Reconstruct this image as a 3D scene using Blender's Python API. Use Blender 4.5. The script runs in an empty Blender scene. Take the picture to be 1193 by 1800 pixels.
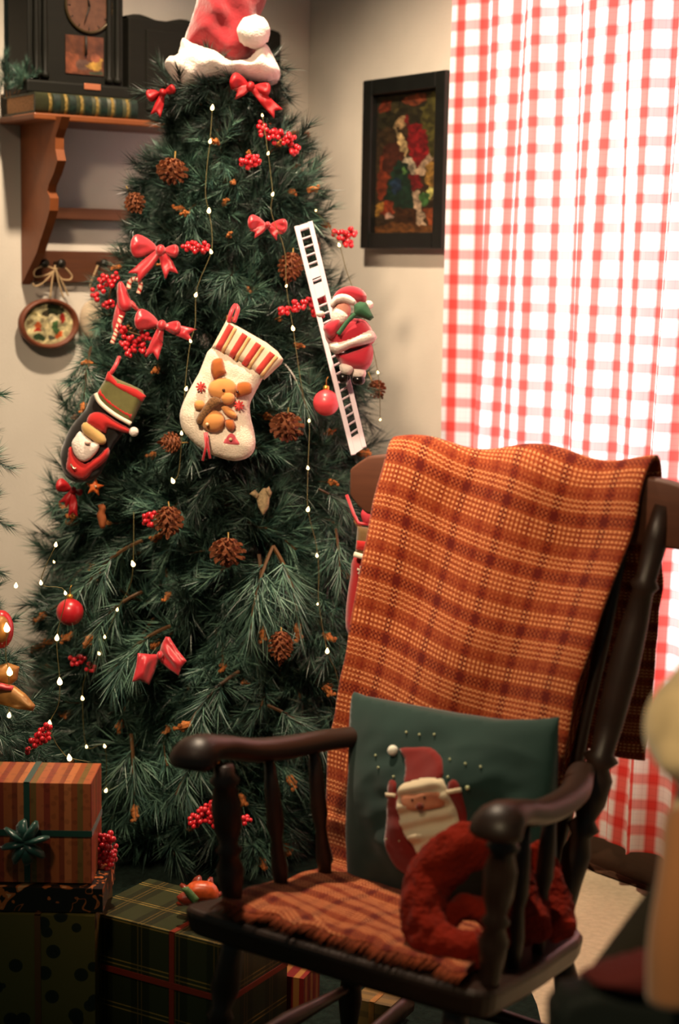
import bpy, bmesh, math, random
import numpy as np
from mathutils import Vector, Matrix, noise
from mathutils.geometry import delaunay_2d_cdt

random.seed(7)
rng = np.random.default_rng(7)
PI = math.pi
scene = bpy.context.scene
col = scene.collection

# ------------------------------------------------------------------ camera
F = 3000.0
W_, H_ = 1193, 1800
CAMH = 1.42
th = math.radians(8.15)
roll = 0.017
fwd = Vector((0, math.cos(th), -math.sin(th)))
r0 = Vector((1, 0, 0)); u0 = r0.cross(fwd)
cr = r0 * math.cos(roll) + u0 * math.sin(roll)
cu = -r0 * math.sin(roll) + u0 * math.cos(roll)
CAM = Vector((0, 0, CAMH))
cam_data = bpy.data.cameras.new('camera')
cam = bpy.data.objects.new('camera', cam_data); col.objects.link(cam)
m = Matrix.Identity(4)
for i in range(3):
    m[i][0] = cr[i]; m[i][1] = cu[i]; m[i][2] = -fwd[i]; m[i][3] = CAM[i]
cam.matrix_world = m
cam_data.sensor_fit = 'VERTICAL'; cam_data.sensor_height = 36; cam_data.lens = F * 36 / H_
cam_data.clip_start = 0.05; cam_data.clip_end = 60
cam_data.dof.use_dof = True
cam_data.dof.focus_distance = 3.45
cam_data.dof.aperture_fstop = 60 / 22.0
scene.camera = cam

# ------------------------------------------------------------------ world, lights, exposure
vs = scene.view_settings
vs.view_transform = 'Standard'; vs.look = 'None'; vs.gamma = 1.0; vs.exposure = 0.0
vs.use_curve_mapping = False
wd = bpy.data.worlds.new('world'); scene.world = wd; wd.use_nodes = True
wd.node_tree.nodes['Background'].inputs[0].default_value = (0.30, 0.42, 0.36, 1)
wd.node_tree.nodes['Background'].inputs[1].default_value = 0.15
scene.cycles.max_bounces = 6
scene.cycles.transparent_max_bounces = 12
scene.cycles.sample_clamp_indirect = 3.0
scene.cycles.use_denoising = True


def lamp(kind, name, loc, target, energy, color, **kw):
    d = bpy.data.lights.new(name, kind); d.energy = energy; d.color = color
    for k, v in kw.items(): setattr(d, k, v)
    o = bpy.data.objects.new(name, d); col.objects.link(o)
    o.location = loc
    o.rotation_euler = (Vector(target) - Vector(loc)).to_track_quat('-Z', 'Y').to_euler()
    return o


WARM = (1.0, 0.72, 0.42)
lamp('SPOT', 'ceiling_spot', (-0.30, 3.50, 3.0), (-0.32, 4.05, 0.0), 275, (1.0, 0.79, 0.56), spot_size=math.radians(100), spot_blend=0.6, shadow_soft_size=0.05)
lamp('SPOT', 'room_spot', (-0.75, 1.75, 2.65), (-0.02, 3.5, 1.27), 340, (1.0, 0.74, 0.50), spot_size=math.radians(60), spot_blend=0.9, shadow_soft_size=0.14)
lamp('SPOT', 'near_fill', (-0.55, 0.30, 2.60), (0.55, 1.9, 0.95), 120, (1.0, 0.78, 0.46), spot_size=math.radians(34), spot_blend=0.9, shadow_soft_size=0.08)  # added fill light that brightens the foreground plush

# ------------------------------------------------------------------ helpers
def lin(c):
    out = []
    for v in c:
        v = v / 255.0
        out.append(v / 12.92 if v <= 0.04045 else ((v + 0.055) / 1.055) ** 2.4)
    return tuple(out)


def V(p): return Vector(p)


def ray(px, py):
    return fwd + cr * ((px - W_ / 2) / F) + cu * ((H_ / 2 - py) / F)


def Q(px, py, d):
    return CAM + ray(px, py) * d


def ray_plane(px, py, P0, n):
    r = ray(px, py); n = Vector(n)
    t = (Vector(P0) - CAM).dot(n) / r.dot(n)
    return CAM + r * t


def depth_of(p): return (Vector(p) - CAM).dot(fwd)


def proj(p):
    v = Vector(p) - CAM; d = v.dot(fwd)
    return (W_ / 2 + F * v.dot(cr) / d, H_ / 2 - F * v.dot(cu) / d, d)


MATS = {}


def mat(name, rgb, rough=0.6, spec=0.4, noise_amt=0.0, noise_scale=30, metal=0, emit=0, sheen=0, bump=0.0, bump_scale=120, rgb2=None, coat=0, sss=0):
    if name in MATS: return MATS[name]
    M = bpy.data.materials.new(name); M.use_nodes = True
    nt = M.node_tree; b = nt.nodes['Principled BSDF']
    c = lin(rgb)
    b.inputs['Base Color'].default_value = (*c, 1)
    b.inputs['Roughness'].default_value = rough
    b.inputs['Specular IOR Level'].default_value = spec
    b.inputs['Metallic'].default_value = metal
    if sheen: b.inputs['Sheen Weight'].default_value = sheen
    if coat: b.inputs['Coat Weight'].default_value = coat
    if sss:
        b.inputs['Subsurface Weight'].default_value = sss
        b.inputs['Subsurface Radius'].default_value = (0.01, 0.01, 0.01)
    if emit:
        b.inputs['Emission Color'].default_value = (*c, 1)
        b.inputs['Emission Strength'].default_value = emit
    tc = None
    if noise_amt or rgb2 or bump:
        tc = nt.nodes.new('ShaderNodeTexCoord')
    if noise_amt or rgb2:
        nz = nt.nodes.new('ShaderNodeTexNoise'); nz.inputs['Scale'].default_value = noise_scale
        nz.inputs['Detail'].default_value = 4
        nt.links.new(tc.outputs['Object'], nz.inputs['Vector'])
        mx = nt.nodes.new('ShaderNodeMix'); mx.data_type = 'RGBA'
        c2 = lin(rgb2) if rgb2 else tuple(v * (1 - noise_amt) for v in c)
        c1 = c if rgb2 else tuple(min(1, v * (1 + noise_amt * .6)) for v in c)
        mx.inputs[6].default_value = (*c1, 1); mx.inputs[7].default_value = (*c2, 1)
        rp = nt.nodes.new('ShaderNodeMapRange'); rp.inputs[1].default_value = .35; rp.inputs[2].default_value = .65
        nt.links.new(nz.outputs['Fac'], rp.inputs[0]); nt.links.new(rp.outputs[0], mx.inputs[0])
        nt.links.new(mx.outputs[2], b.inputs['Base Color'])
    if bump:
        nb = nt.nodes.new('ShaderNodeTexNoise'); nb.inputs['Scale'].default_value = bump_scale
        nt.links.new(tc.outputs['Object'], nb.inputs['Vector'])
        bp = nt.nodes.new('ShaderNodeBump'); bp.inputs['Strength'].default_value = bump
        bp.inputs['Distance'].default_value = 0.01
        nt.links.new(nb.outputs['Fac'], bp.inputs['Height']); nt.links.new(bp.outputs[0], b.inputs['Normal'])
    MATS[name] = M
    return M


def wood(name, rgb, rgb2, rough=0.4, scale=(1, 1, 14)):
    if name in MATS: return MATS[name]
    M = mat(name, rgb, rough)
    nt = M.node_tree; b = nt.nodes['Principled BSDF']
    tc = nt.nodes.new('ShaderNodeTexCoord'); mp = nt.nodes.new('ShaderNodeMapping')
    mp.inputs['Scale'].default_value = scale
    nz = nt.nodes.new('ShaderNodeTexNoise'); nz.inputs['Scale'].default_value = 6; nz.inputs['Detail'].default_value = 6
    nz.inputs['Distortion'].default_value = .6
    mx = nt.nodes.new('ShaderNodeMix'); mx.data_type = 'RGBA'
    mx.inputs[6].default_value = (*lin(rgb), 1); mx.inputs[7].default_value = (*lin(rgb2), 1)
    nt.links.new(tc.outputs['Object'], mp.inputs[0]); nt.links.new(mp.outputs[0], nz.inputs['Vector'])
    nt.links.new(nz.outputs['Fac'], mx.inputs[0]); nt.links.new(mx.outputs[2], b.inputs['Base Color'])
    return M


def vcol_mat(name, rough=0.6, sheen=0, coat=0, spec=.4):
    if name in MATS: return MATS[name]
    M = mat(name, (200, 200, 200), rough, spec, sheen=sheen, coat=coat)
    nt = M.node_tree
    a = nt.nodes.new('ShaderNodeAttribute'); a.attribute_name = 'paint'
    nt.links.new(a.outputs['Color'], nt.nodes['Principled BSDF'].inputs['Base Color'])
    return M


ORG = {}


def thing(name, label, cat, loc, group=None):
    o = bpy.data.objects.new(name, None); col.objects.link(o)
    o.empty_display_size = 0.05
    o.location = Vector(loc); ORG[o.name] = Vector(loc)
    o['label'] = label; o['category'] = cat
    if group: o['group'] = group
    return o


def tag(o, label, cat, group=None):
    o['label'] = label; o['category'] = cat
    if group: o['group'] = group
    return o


def mesh(name, verts, faces, material, parent=None, smooth=True, uv=None, paint=None, loc=None):
    """World-space vertices; the object's origin is its thing's origin."""
    verts = np.asarray([tuple(v) for v in verts], dtype=float) if not isinstance(verts, np.ndarray) else verts
    me = bpy.data.meshes.new(name)
    if parent is not None:
        o0 = np.array(ORG[parent.name])
    else:
        o0 = np.array(loc) if loc is not None else np.array([(verts[:, 0].min() + verts[:, 0].max()) / 2, (verts[:, 1].min() + verts[:, 1].max()) / 2, verts[:, 2].min()])
    me.from_pydata((verts - o0).tolist(), [], [tuple(int(i) for i in f) for f in faces])
    if smooth: me.polygons.foreach_set('use_smooth', [True] * len(me.polygons))
    if uv is not None:
        l = me.uv_layers.new(name='UVMap')
        idx = np.empty(len(me.loops), dtype=np.int32); me.loops.foreach_get('vertex_index', idx)
        l.data.foreach_set('uv', np.asarray(uv, dtype=np.float32)[idx].ravel())
    if paint is not None:
        a = me.color_attributes.new('paint', 'FLOAT_COLOR', 'POINT')
        pc = np.ones((len(verts), 4), dtype=np.float32); pc[:, :3] = paint
        a.data.foreach_set('color', pc.ravel())
    me.materials.append(material)
    me.update()
    o = bpy.data.objects.new(name, me); col.objects.link(o)
    if parent is not None:
        o.parent = parent
    else:
        o.location = o0
    ORG[o.name] = Vector(o0)
    return o


def struct(o):
    o['kind'] = 'structure'; return o


def add_mod(o, typ, **kw):
    md = o.modifiers.new(typ.lower(), typ)
    for k, v in kw.items(): setattr(md, k, v)
    return md


def hexa(P, name, material, parent=None, bevel=0.0, **kw):
    """P: 8 points, bottom 4 (ccw) then top 4."""
    f = [(0, 3, 2, 1), (4, 5, 6, 7), (0, 1, 5, 4), (1, 2, 6, 5), (2, 3, 7, 6), (3, 0, 4, 7)]
    o = mesh(name, P, f, material, parent, smooth=False, **kw)
    if bevel: add_mod(o, 'BEVEL', width=bevel, segments=2)
    return o


def obox(name, O, ax, ay, az, lo, hi, material, parent=None, bevel=0.0, **kw):
    """box in the frame O, ax, ay, az between the corners lo and hi"""
    P = []
    for z in (lo[2], hi[2]):
        for x, y in ((lo[0], lo[1]), (hi[0], lo[1]), (hi[0], hi[1]), (lo[0], hi[1])):
            P.append(O + ax * x + ay * y + az * z)
    return hexa(P, name, material, parent, bevel, **kw)


def tube_geo(pts, r, seg=8, caps=True, up=None, flat=1.0):
    pts = [Vector(p) for p in pts]; n = len(pts)
    if not hasattr(r, '__len__'): r = [r] * n
    V_, Fc = [], []
    prev = None
    for i, p in enumerate(pts):
        t = (pts[min(i + 1, n - 1)] - pts[max(i - 1, 0)])
        if t.length < 1e-9: t = Vector((0, 0, 1))
        t.normalize()
        if prev is None:
            a = Vector(up) if up is not None else (Vector((0, 0, 1)) if abs(t.z) < .9 else Vector((1, 0, 0)))
        else: a = prev
        a = (a - t * a.dot(t)).normalized(); prev = a
        b = t.cross(a)
        for k in range(seg):
            an = 2 * PI * k / seg
            V_.append(p + a * (math.cos(an) * r[i]) + b * (math.sin(an) * r[i] * flat))
    for i in range(n - 1):
        for k in range(seg):
            k2 = (k + 1) % seg
            Fc.append((i * seg + k, i * seg + k2, (i + 1) * seg + k2, (i + 1) * seg + k))
    if caps:
        Fc.append(tuple(range(seg - 1, -1, -1))); Fc.append(tuple((n - 1) * seg + k for k in range(seg)))
    return V_, Fc


def tube(name, pts, r, material, parent=None, seg=8, **kw):
    up = kw.pop('up', None); flat = kw.pop('flat', 1.0)
    v, f = tube_geo(pts, r, seg, up=up, flat=flat)
    return mesh(name, v, f, material, parent, **kw)


def join_geo(parts):
    V_, Fc = [], []
    for v, f in parts:
        b = len(V_); V_ += [tuple(x) for x in v]; Fc += [tuple(i + b for i in q) for q in f]
    return V_, Fc


def smooth_path(pts, n=8, closed=False):
    pts = [Vector(p) for p in pts]; out = []
    N = len(pts)
    rngi = range(N if closed else N - 1)
    for i in rngi:
        if closed: p0, p1, p2, p3 = pts[(i - 1) % N], pts[i], pts[(i + 1) % N], pts[(i + 2) % N]
        else: p0, p1, p2, p3 = pts[max(i - 1, 0)], pts[i], pts[i + 1], pts[min(i + 2, N - 1)]
        for k in range(n):
            t = k / n
            out.append(0.5 * ((2 * p1) + (p2 - p0) * t + (2 * p0 - 5 * p1 + 4 * p2 - p3) * t * t + (3 * p1 - p0 - 3 * p2 + p3) * t ** 3))
    if not closed: out.append(pts[-1])
    return out


def lathe_geo(P0, P1, prof, seg=20):
    """prof: (fraction along P0-P1, radius)"""
    P0, P1 = Vector(P0), Vector(P1)
    return tube_geo([P0.lerp(P1, t) for t, _ in prof], [max(r, 1e-4) for _, r in prof], seg)


def ball_geo(c, rx, ry=None, rz=None, nu=16, nv=10, M=None, jitter=0):
    ry = ry or rx; rz = rz or rx
    V_, Fc = [], []
    for j in range(1, nv):
        a = PI * j / nv
        for i in range(nu):
            b = 2 * PI * i / nu
            V_.append(Vector((rx * math.sin(a) * math.cos(b), ry * math.sin(a) * math.sin(b), rz * math.cos(a))))
    V_.append(Vector((0, 0, rz))); V_.append(Vector((0, 0, -rz)))
    for j in range(nv - 2):
        for i in range(nu):
            i2 = (i + 1) % nu
            Fc.append((j * nu + i, (j + 1) * nu + i, (j + 1) * nu + i2, j * nu + i2))
    t, b_ = len(V_) - 2, len(V_) - 1
    for i in range(nu):
        Fc.append((t, i, (i + 1) % nu)); Fc.append((b_, (nv - 2) * nu + (i + 1) % nu, (nv - 2) * nu + i))
    if M is not None: V_ = [M @ v for v in V_]
    return [v + Vector(c) for v in V_], Fc


def ball(name, c, r, material, parent=None, **kw):
    v, f = ball_geo(c, r, kw.pop('ry', None), kw.pop('rz', None), kw.pop('nu', 16), kw.pop('nv', 10), kw.pop('M', None))
    return mesh(name, v, f, material, parent, **kw)


def dist_poly(P, poly):
    """distance of the points P (n,2) to the closed polyline"""
    A = np.asarray(poly, float); B = np.roll(A, -1, axis=0)
    best = np.full(len(P), 1e9)
    for a, b in zip(A, B):
        ab = b - a; L = ab @ ab + 1e-12
        t = np.clip(((P - a) @ ab) / L, 0, 1)
        d = np.linalg.norm(P - (a + t[:, None] * ab), axis=1)
        best = np.minimum(best, d)
    return best


def inside(P, poly):
    A = np.asarray(poly, float); B = np.roll(A, -1, axis=0)
    c = np.zeros(len(P), bool)
    for a, b in zip(A, B):
        cond = ((a[1] > P[:, 1]) != (b[1] > P[:, 1]))
        with np.errstate(divide='ignore', invalid='ignore'):
            x = (b[0] - a[0]) * (P[:, 1] - a[1]) / (b[1] - a[1] + 1e-12) + a[0]
        c ^= cond & (P[:, 0] < x)
    return c


def round_outline(pts, n=5):
    return [(p.x, p.y) for p in smooth_path([(x, y, 0) for x, y in pts], n, closed=True)]


def puff(name, outline, d, material, parent=None, thick=0.02, width=None, res=4.0, gx=0.0, gy=0.0, nrm=None,
         base=None, back=0.5, hfun=None, rough=0.0, rfreq=30, smooth_out=0, paint=None, wrinkle=None, **kw):
    """A stuffed or cut shape standing at distance d: outline drawn as seen from the camera, given real size, depth and a rounded front.
    gx, gy turn the shape's plane; base(x, y) adds the relief that it lies on."""
    if smooth_out: outline = round_outline(outline, smooth_out)
    O = np.asarray(outline, float)
    cx, cy = O.mean(axis=0)
    # resample
    pts = []
    for a, b in zip(O, np.roll(O, -1, axis=0)):
        n = max(1, int(np.linalg.norm(b - a) / res))
        for k in range(n): pts.append(a + (b - a) * k / n)
    O2 = np.array(pts)
    xs = np.arange(O2[:, 0].min(), O2[:, 0].max(), res); ys = np.arange(O2[:, 1].min(), O2[:, 1].max(), res)
    G = np.array([(x + (res / 2 if j % 2 else 0), y) for j, y in enumerate(ys) for x in xs])
    if len(G):
        G = G[inside(G, O2)]
        if len(G): G = G[dist_poly(G, O2) > res * .45]
    P = np.vstack([O2, G]) if len(G) else O2
    nb = len(O2)
    res_ = delaunay_2d_cdt([Vector((p[0], p[1])) for p in P], [(i, (i + 1) % nb) for i in range(nb)], [list(range(nb))], 1, 1e-4)
    vv = np.array([(v.x, v.y) for v in res_[0]]); ff = [tuple(f) for f in res_[2]]
    # orientation
    a = 0
    if ff:
        f = ff[0]; a = np.cross(vv[f[1]] - vv[f[0]], vv[f[2]] - vv[f[0]])
    if a > 0: ff = [tuple(reversed(f)) for f in ff]
    D = dist_poly(vv, O2); onb = D < 1e-3
    w = width if width else max(D.max(), 1e-6)
    t = np.clip(D / w, 0, 1)
    h = thick * np.sqrt(np.clip(1 - (1 - t) ** 2, 0, 1))
    if hfun is not None: h = np.array([hfun(x, y) for x, y in vv])
    dd = d + gx * (vv[:, 0] - cx) + gy * (vv[:, 1] - cy)
    nr = Vector(nrm).normalized() if nrm is not None else -fwd
    V1, V2 = [], []
    for i, (x, y) in enumerate(vv):
        p = Q(x, y, dd[i])
        bs = base(x, y) if base else 0.0
        hh = h[i] + bs
        if rough:
            q = noise.noise(Vector((x, y, 3.1)) * rfreq / 1000.0 * 3) * rough
            hh += q * min(1, t[i] * 2)
        if wrinkle: hh += wrinkle(x, y) * t[i]
        V1.append(p + nr * hh)
        V2.append(p + nr * (bs - h[i] * back - 0.0015))
    n = len(vv)
    Fc = list(ff) + [tuple(n + i for i in reversed(f)) for f in ff]
    # side walls over boundary edges
    cnt = {}
    for f in ff:
        for k in range(len(f)):
            e = (f[k], f[(k + 1) % len(f)])
            cnt[tuple(sorted(e))] = cnt.get(tuple(sorted(e)), []) + [e]
    for k, es in cnt.items():
        if len(es) == 1:
            a_, b_ = es[0]; Fc.append((b_, a_, n + a_, n + b_))
    pc = None
    if paint is not None:
        pc = np.array([lin(paint(x, y)) for x, y in vv]); pc = np.vstack([pc, pc])
    return mesh(name, V1 + V2, Fc, material, parent, paint=pc, **kw)


def copy_obj(o, parent, loc=None, rot=None, scale=None, name=None):
    c = o.copy(); col.objects.link(c)
    if name: c.name = name
    c.parent = parent
    if loc is not None: c.location = loc
    if rot is not None:
        c.rotation_mode = 'QUATERNION'; c.rotation_quaternion = rot
    if scale is not None: c.scale = scale if hasattr(scale, '__len__') else (scale,) * 3
    return c


# ------------------------------------------------------------------ room shell
C0 = Vector((-0.11, 5.05, 0))
a_r = math.radians(55)
ER = Vector((math.cos(a_r), -math.sin(a_r), 0))      # along the right wall
EL = Vector((-math.sin(a_r), -math.cos(a_r), 0))     # along the left wall
NL, NR = ER.copy(), EL.copy()                         # inward normals of left / right wall
UP = Vector((0, 0, 1))


def WL(t, n, z): return C0 + EL * t + NL * n + UP * z
def WR(s, n, z): return C0 + ER * s + NR * n + UP * z
def hitL(px, py, n=0.0): return ray_plane(px, py, C0 + NL * n, NL)
def hitR(px, py, n=0.0): return ray_plane(px, py, C0 + NR * n, NR)
def tL(p): return (Vector(p) - C0).dot(EL)
def sR(p): return (Vector(p) - C0).dot(ER)


plaster = mat('plaster_paint', (208, 200, 188), 0.9, 0.15, noise_amt=0.05, noise_scale=6, bump=0.12, bump_scale=260)
floor_m = mat('pale_floor', (196, 180, 150), 0.85, 0.2, noise_amt=0.10, noise_scale=60, bump=0.2, bump_scale=400)
struct(obox('wall_left', C0, EL, -NL, UP, (-0.12, 0, 0), (3.2, 0.12, 2.9), plaster))
WIN = (0.80, 1.95, 0.50, 2.35)
v = []
f = []
rects = [(0, WIN[0], 0, 2.9), (WIN[1], 3.4, 0, 2.9), (WIN[0], WIN[1], 0, WIN[2]), (WIN[0], WIN[1], WIN[3], 2.9)]
g = []
for s0, s1, z0, z1 in rects:
    P = [WR(s, -n, z) for z in (z0, z1) for s, n in ((s0, 0), (s1, 0), (s1, .12), (s0, .12))]
    g.append((P, [(0, 3, 2, 1), (4, 5, 6, 7), (0, 1, 5, 4), (1, 2, 6, 5), (2, 3, 7, 6), (3, 0, 4, 7)]))
v, f = join_geo(g)
struct(mesh('wall_right', v, f, plaster, smooth=False))
struct(obox('floor', Vector((0, 0, 0)), Vector((1, 0, 0)), Vector((0, 1, 0)), UP, (-3.5, -0.5, -0.05), (3.5, 6.0, 0), floor_m))
skirt_m = wood('brown_skirting', (74, 48, 32), (52, 33, 22), 0.5)
struct(obox('baseboard_right', C0, ER, NR, UP, (0, 0, 0), (3.2, 0.015, 0.10), skirt_m, bevel=.003))
struct(obox('baseboard_left', C0, EL, NL, UP, (0.0, 0, 0), (3.0, 0.015, 0.10), skirt_m, bevel=.003))
# window
white_paint = mat('white_paint', (225, 222, 215), 0.45)
win = bpy.data.objects.new('window_1', None); col.objects.link(win); win['kind'] = 'structure'
win.location = WR(WIN[0], -0.06, WIN[2]); ORG[win.name] = win.location.copy()
for nm, (s0, s1, z0, z1) in {'window_frame': (WIN[0], WIN[0] + .04, WIN[2], WIN[3]), 'window_frame.001': (WIN[1] - .04, WIN[1], WIN[2], WIN[3]),
                             'window_frame.002': (WIN[0] + .04, WIN[1] - .04, WIN[2], WIN[2] + .04), 'window_frame.003': (WIN[0] + .04, WIN[1] - .04, WIN[3] - .04, WIN[3])}.items():
    obox('window_frame', C0, ER, NR, UP, (s0, -.09, z0), (s1, -.04, z1), white_paint, win, bevel=.003)
gl = bpy.data.materials.new('window_glass'); gl.use_nodes = True
nt = gl.node_tree; nt.nodes.clear()
o_ = nt.nodes.new('ShaderNodeOutputMaterial'); t_ = nt.nodes.new('ShaderNodeBsdfTransparent'); gs = nt.nodes.new('ShaderNodeBsdfGlossy'); gs.inputs['Roughness'].default_value = .02
mx = nt.nodes.new('ShaderNodeMixShader'); mx.inputs[0].default_value = .05
nt.links.new(t_.outputs[0], mx.inputs[1]); nt.links.new(gs.outputs[0], mx.inputs[2]); nt.links.new(mx.outputs[0], o_.inputs[0])
obox('pane', C0, ER, NR, UP, (WIN[0] + .04, -.068, WIN[2] + .04), (WIN[1] - .04, -.062, WIN[3] - .04), gl, win)
# daylight beyond the window
wc = WR((WIN[0] + WIN[1]) / 2, -0.55, 1.35)
lamp('AREA', 'window_daylight', wc, wc + NR, 82, (1.0, 0.97, 1.0), shape='RECTANGLE', size=1.9, size_y=2.6)

# ------------------------------------------------------------------ curtain
def curtain_material():
    M = bpy.data.materials.new('gingham_curtain'); M.use_nodes = True
    nt = M.node_tree; nt.nodes.clear(); N = nt.nodes.new; L = nt.links.new
    out = N('ShaderNodeOutputMaterial')
    uv = N('ShaderNodeUVMap'); uv.uv_map = 'UVMap'
    sp = N('ShaderNodeSeparateXYZ'); L(uv.outputs[0], sp.inputs[0])

    def stripe(sock, period, lo, hi, soft, off=0.0):
        a = N('ShaderNodeMath'); a.operation = 'MULTIPLY_ADD'; L(sock, a.inputs[0]); a.inputs[1].default_value = 1 / period; a.inputs[2].default_value = off
        fr = N('ShaderNodeMath'); fr.operation = 'FRACT'; L(a.outputs[0], fr.inputs[0])
        c = N('ShaderNodeMath'); c.operation = 'SUBTRACT'; L(fr.outputs[0], c.inputs[0]); c.inputs[1].default_value = .5
        ab = N('ShaderNodeMath'); ab.operation = 'ABSOLUTE'; L(c.outputs[0], ab.inputs[0])
        mr = N('ShaderNodeMapRange'); L(ab.outputs[0], mr.inputs[0]); mr.inputs[1].default_value = lo; mr.inputs[2].default_value = hi
        mr.inputs[3].default_value = 1; mr.inputs[4].default_value = 0
        return mr.outputs[0]
    su = stripe(sp.outputs[0], CU, .13, .255, 0)
    sv = stripe(sp.outputs[1], CV, .14, .26, 0)
    fu = stripe(sp.outputs[0], CU / 4, .02, .06, 0)
    fv = stripe(sp.outputs[1], CV / 4, .02, .06, 0)

    def tint(prev, fac, colr, k):
        mxx = N('ShaderNodeMix'); mxx.data_type = 'RGBA'; mxx.blend_type = 'MULTIPLY'
        kk = N('ShaderNodeMath'); kk.operation = 'MULTIPLY'; L(fac, kk.inputs[0]); kk.inputs[1].default_value = k
        L(kk.outputs[0], mxx.inputs[0])
        if prev is None: mxx.inputs[6].default_value = (.93, .92, .92, 1)
        else: L(prev, mxx.inputs[6])
        mxx.inputs[7].default_value = (*colr, 1)
        return mxx.outputs[2]
    c = tint(None, su, (.92, .13, .10), .92)
    c = tint(c, sv, (.93, .20, .18), .72)
    c = tint(c, fu, (.70, .68, .72), .35)
    c = tint(c, fv, (.70, .68, .72), .35)
    df = N('ShaderNodeBsdfDiffuse'); tr = N('ShaderNodeBsdfTranslucent'); mxs = N('ShaderNodeMixShader'); mxs.inputs[0].default_value = .55
    L(c, df.inputs[0]); L(c, tr.inputs[0]); L(df.outputs[0], mxs.inputs[1]); L(tr.outputs[0], mxs.inputs[2]); L(mxs.outputs[0], out.inputs[0])
    return M


CU, CV = 0.065, 0.062
cur_m = curtain_material()


def curtain():
    NS, NZ = 420, 60
    s0, s1 = sR(hitR(797, 400, .075)), 2.15
    ztop, zbot = 2.45, 0.10
    verts, uvs, faces = [], [], []
    for j in range(NZ + 1):
        v_ = j / NZ
        z = ztop + (zbot - ztop) * v_
        prev = None; u = 0.0
        for i in range(NS + 1):
            q = i / NS
            s = s0 + (s1 - s0) * q
            ss = s - s0
            amp = .013 + .006 * v_
            n = .075 + amp * math.sin(ss * 2 * PI / .155 + 1.0 + .6 * math.sin(ss * 9) + .5 * v_) + .005 * math.sin(ss * 2 * PI / .067 + 2 + 1.5 * v_)
            n += .010 * math.sin(ss * 23 + 4 * v_)
            s_sh = s + .016 * math.sin(v_ * 2.6 + ss * 11) * min(1, ss / .1) - .03 * v_ * math.sin(ss * 9)
            p = WR(s_sh, n, z)
            if i == 0: p = WR(s0, n, z)
            if prev is not None: u += (p - prev).length
            prev = p
            hem = .012 * math.sin(ss * 2 * PI / .155 + 1.0) * v_ ** 8
            verts.append(p + UP * hem)
            uvs.append((u + .012 * v_, z * 1.0))
    for j in range(NZ):
        for i in range(NS):
            a = j * (NS + 1) + i
            faces.append((a, a + 1, a + NS + 2, a + NS + 1))
    t = thing('curtain', 'red and white checked curtain hanging over the bright window', 'curtain', WR(1.2, .07, .09))
    cl = mesh('cloth', verts, faces, cur_m, t, uv=uvs)
    tube('curtain_rod', [WR(s0 - .06, .07, 2.46), WR(s1 + .05, .07, 2.46)], .012, wood('rod_wood', (90, 60, 40), (60, 40, 28)), t, 12)
    return t


curtain()
# dark scalloped strip standing for the shadow of the curtain hem
hem_shadow_brown = mat('hem_shadow_brown', (78, 54, 38), 0.9, 0.1, noise_amt=.2, noise_scale=40)
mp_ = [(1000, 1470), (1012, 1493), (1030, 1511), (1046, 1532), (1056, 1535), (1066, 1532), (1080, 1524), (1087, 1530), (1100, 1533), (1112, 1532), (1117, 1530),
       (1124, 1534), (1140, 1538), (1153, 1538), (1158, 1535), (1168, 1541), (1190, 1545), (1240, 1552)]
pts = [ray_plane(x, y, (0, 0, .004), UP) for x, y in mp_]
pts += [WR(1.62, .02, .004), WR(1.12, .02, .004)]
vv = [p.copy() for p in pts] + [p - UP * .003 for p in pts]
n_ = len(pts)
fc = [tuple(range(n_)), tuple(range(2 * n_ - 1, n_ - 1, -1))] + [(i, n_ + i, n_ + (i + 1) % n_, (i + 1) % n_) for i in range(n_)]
o = mesh('hem_shadow_strip', vv, fc, hem_shadow_brown, smooth=False)
tag(o, 'flat brown strip standing for shadow, with a scalloped edge, on the floor under the checked curtain', 'shadow shape')

# ------------------------------------------------------------------ dark sheet laid for the shade on the floor
shade_sheet_m = mat('dark_green_shade', (22, 34, 28), 0.95, 0.1, noise_amt=.4, noise_scale=80, bump=.4, bump_scale=300)
pp = [Vector((-1.7, 1.2, 0)), Vector((0.38, 1.2, 0)), Vector((0.40, 3.15, 0)), Vector((0.36, 3.7, 0)), Vector((0.05, 4.2, 0)), Vector((-.35, 4.5, 0)), Vector((-.95, 4.2, 0)), Vector((-1.7, 3.6, 0))]
vv = [p + UP * .008 for p in pp] + [p + UP * .0 for p in pp]
n_ = len(pp)
fc = [tuple(range(n_)), tuple(range(2 * n_ - 1, n_ - 1, -1))] + [(i, n_ + i, n_ + (i + 1) % n_, (i + 1) % n_) for i in range(n_)]
tag(mesh('shade_sheet', vv, fc, shade_sheet_m, smooth=False), 'dark green sheet laid as shade under the tree and the rocking chair', 'shade_sheet')

# ------------------------------------------------------------------ framed picture
def poly_painter(bg, polys, nz=0.0, freq=.05, warp=0.0, wf=.1, dim=1.0):
    def fn(P):
        P = np.array([(x + warp * noise.noise(Vector((x * wf, y * wf, 5))), y + warp * noise.noise(Vector((x * wf, y * wf, 8)))) for x, y in P])
        out = np.tile(np.array(bg, float), (len(P), 1))
        for c, poly in polys:
            out[inside(P, poly)] = c
        if nz:
            k = np.array([noise.noise(Vector((x * freq, y * freq, 1.7))) + .6 * noise.noise(Vector((x * freq * 3, y * freq * 3, 9))) for x, y in P])
            out *= (1 + nz * k)[:, None]
        out *= dim
        return np.clip(out, 0, 255)
    return fn


def el(cx, cy, rx, ry, n=18):
    return [(cx + rx * math.cos(2 * PI * k / n), cy + ry * math.sin(2 * PI * k / n)) for k in range(n)]


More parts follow.
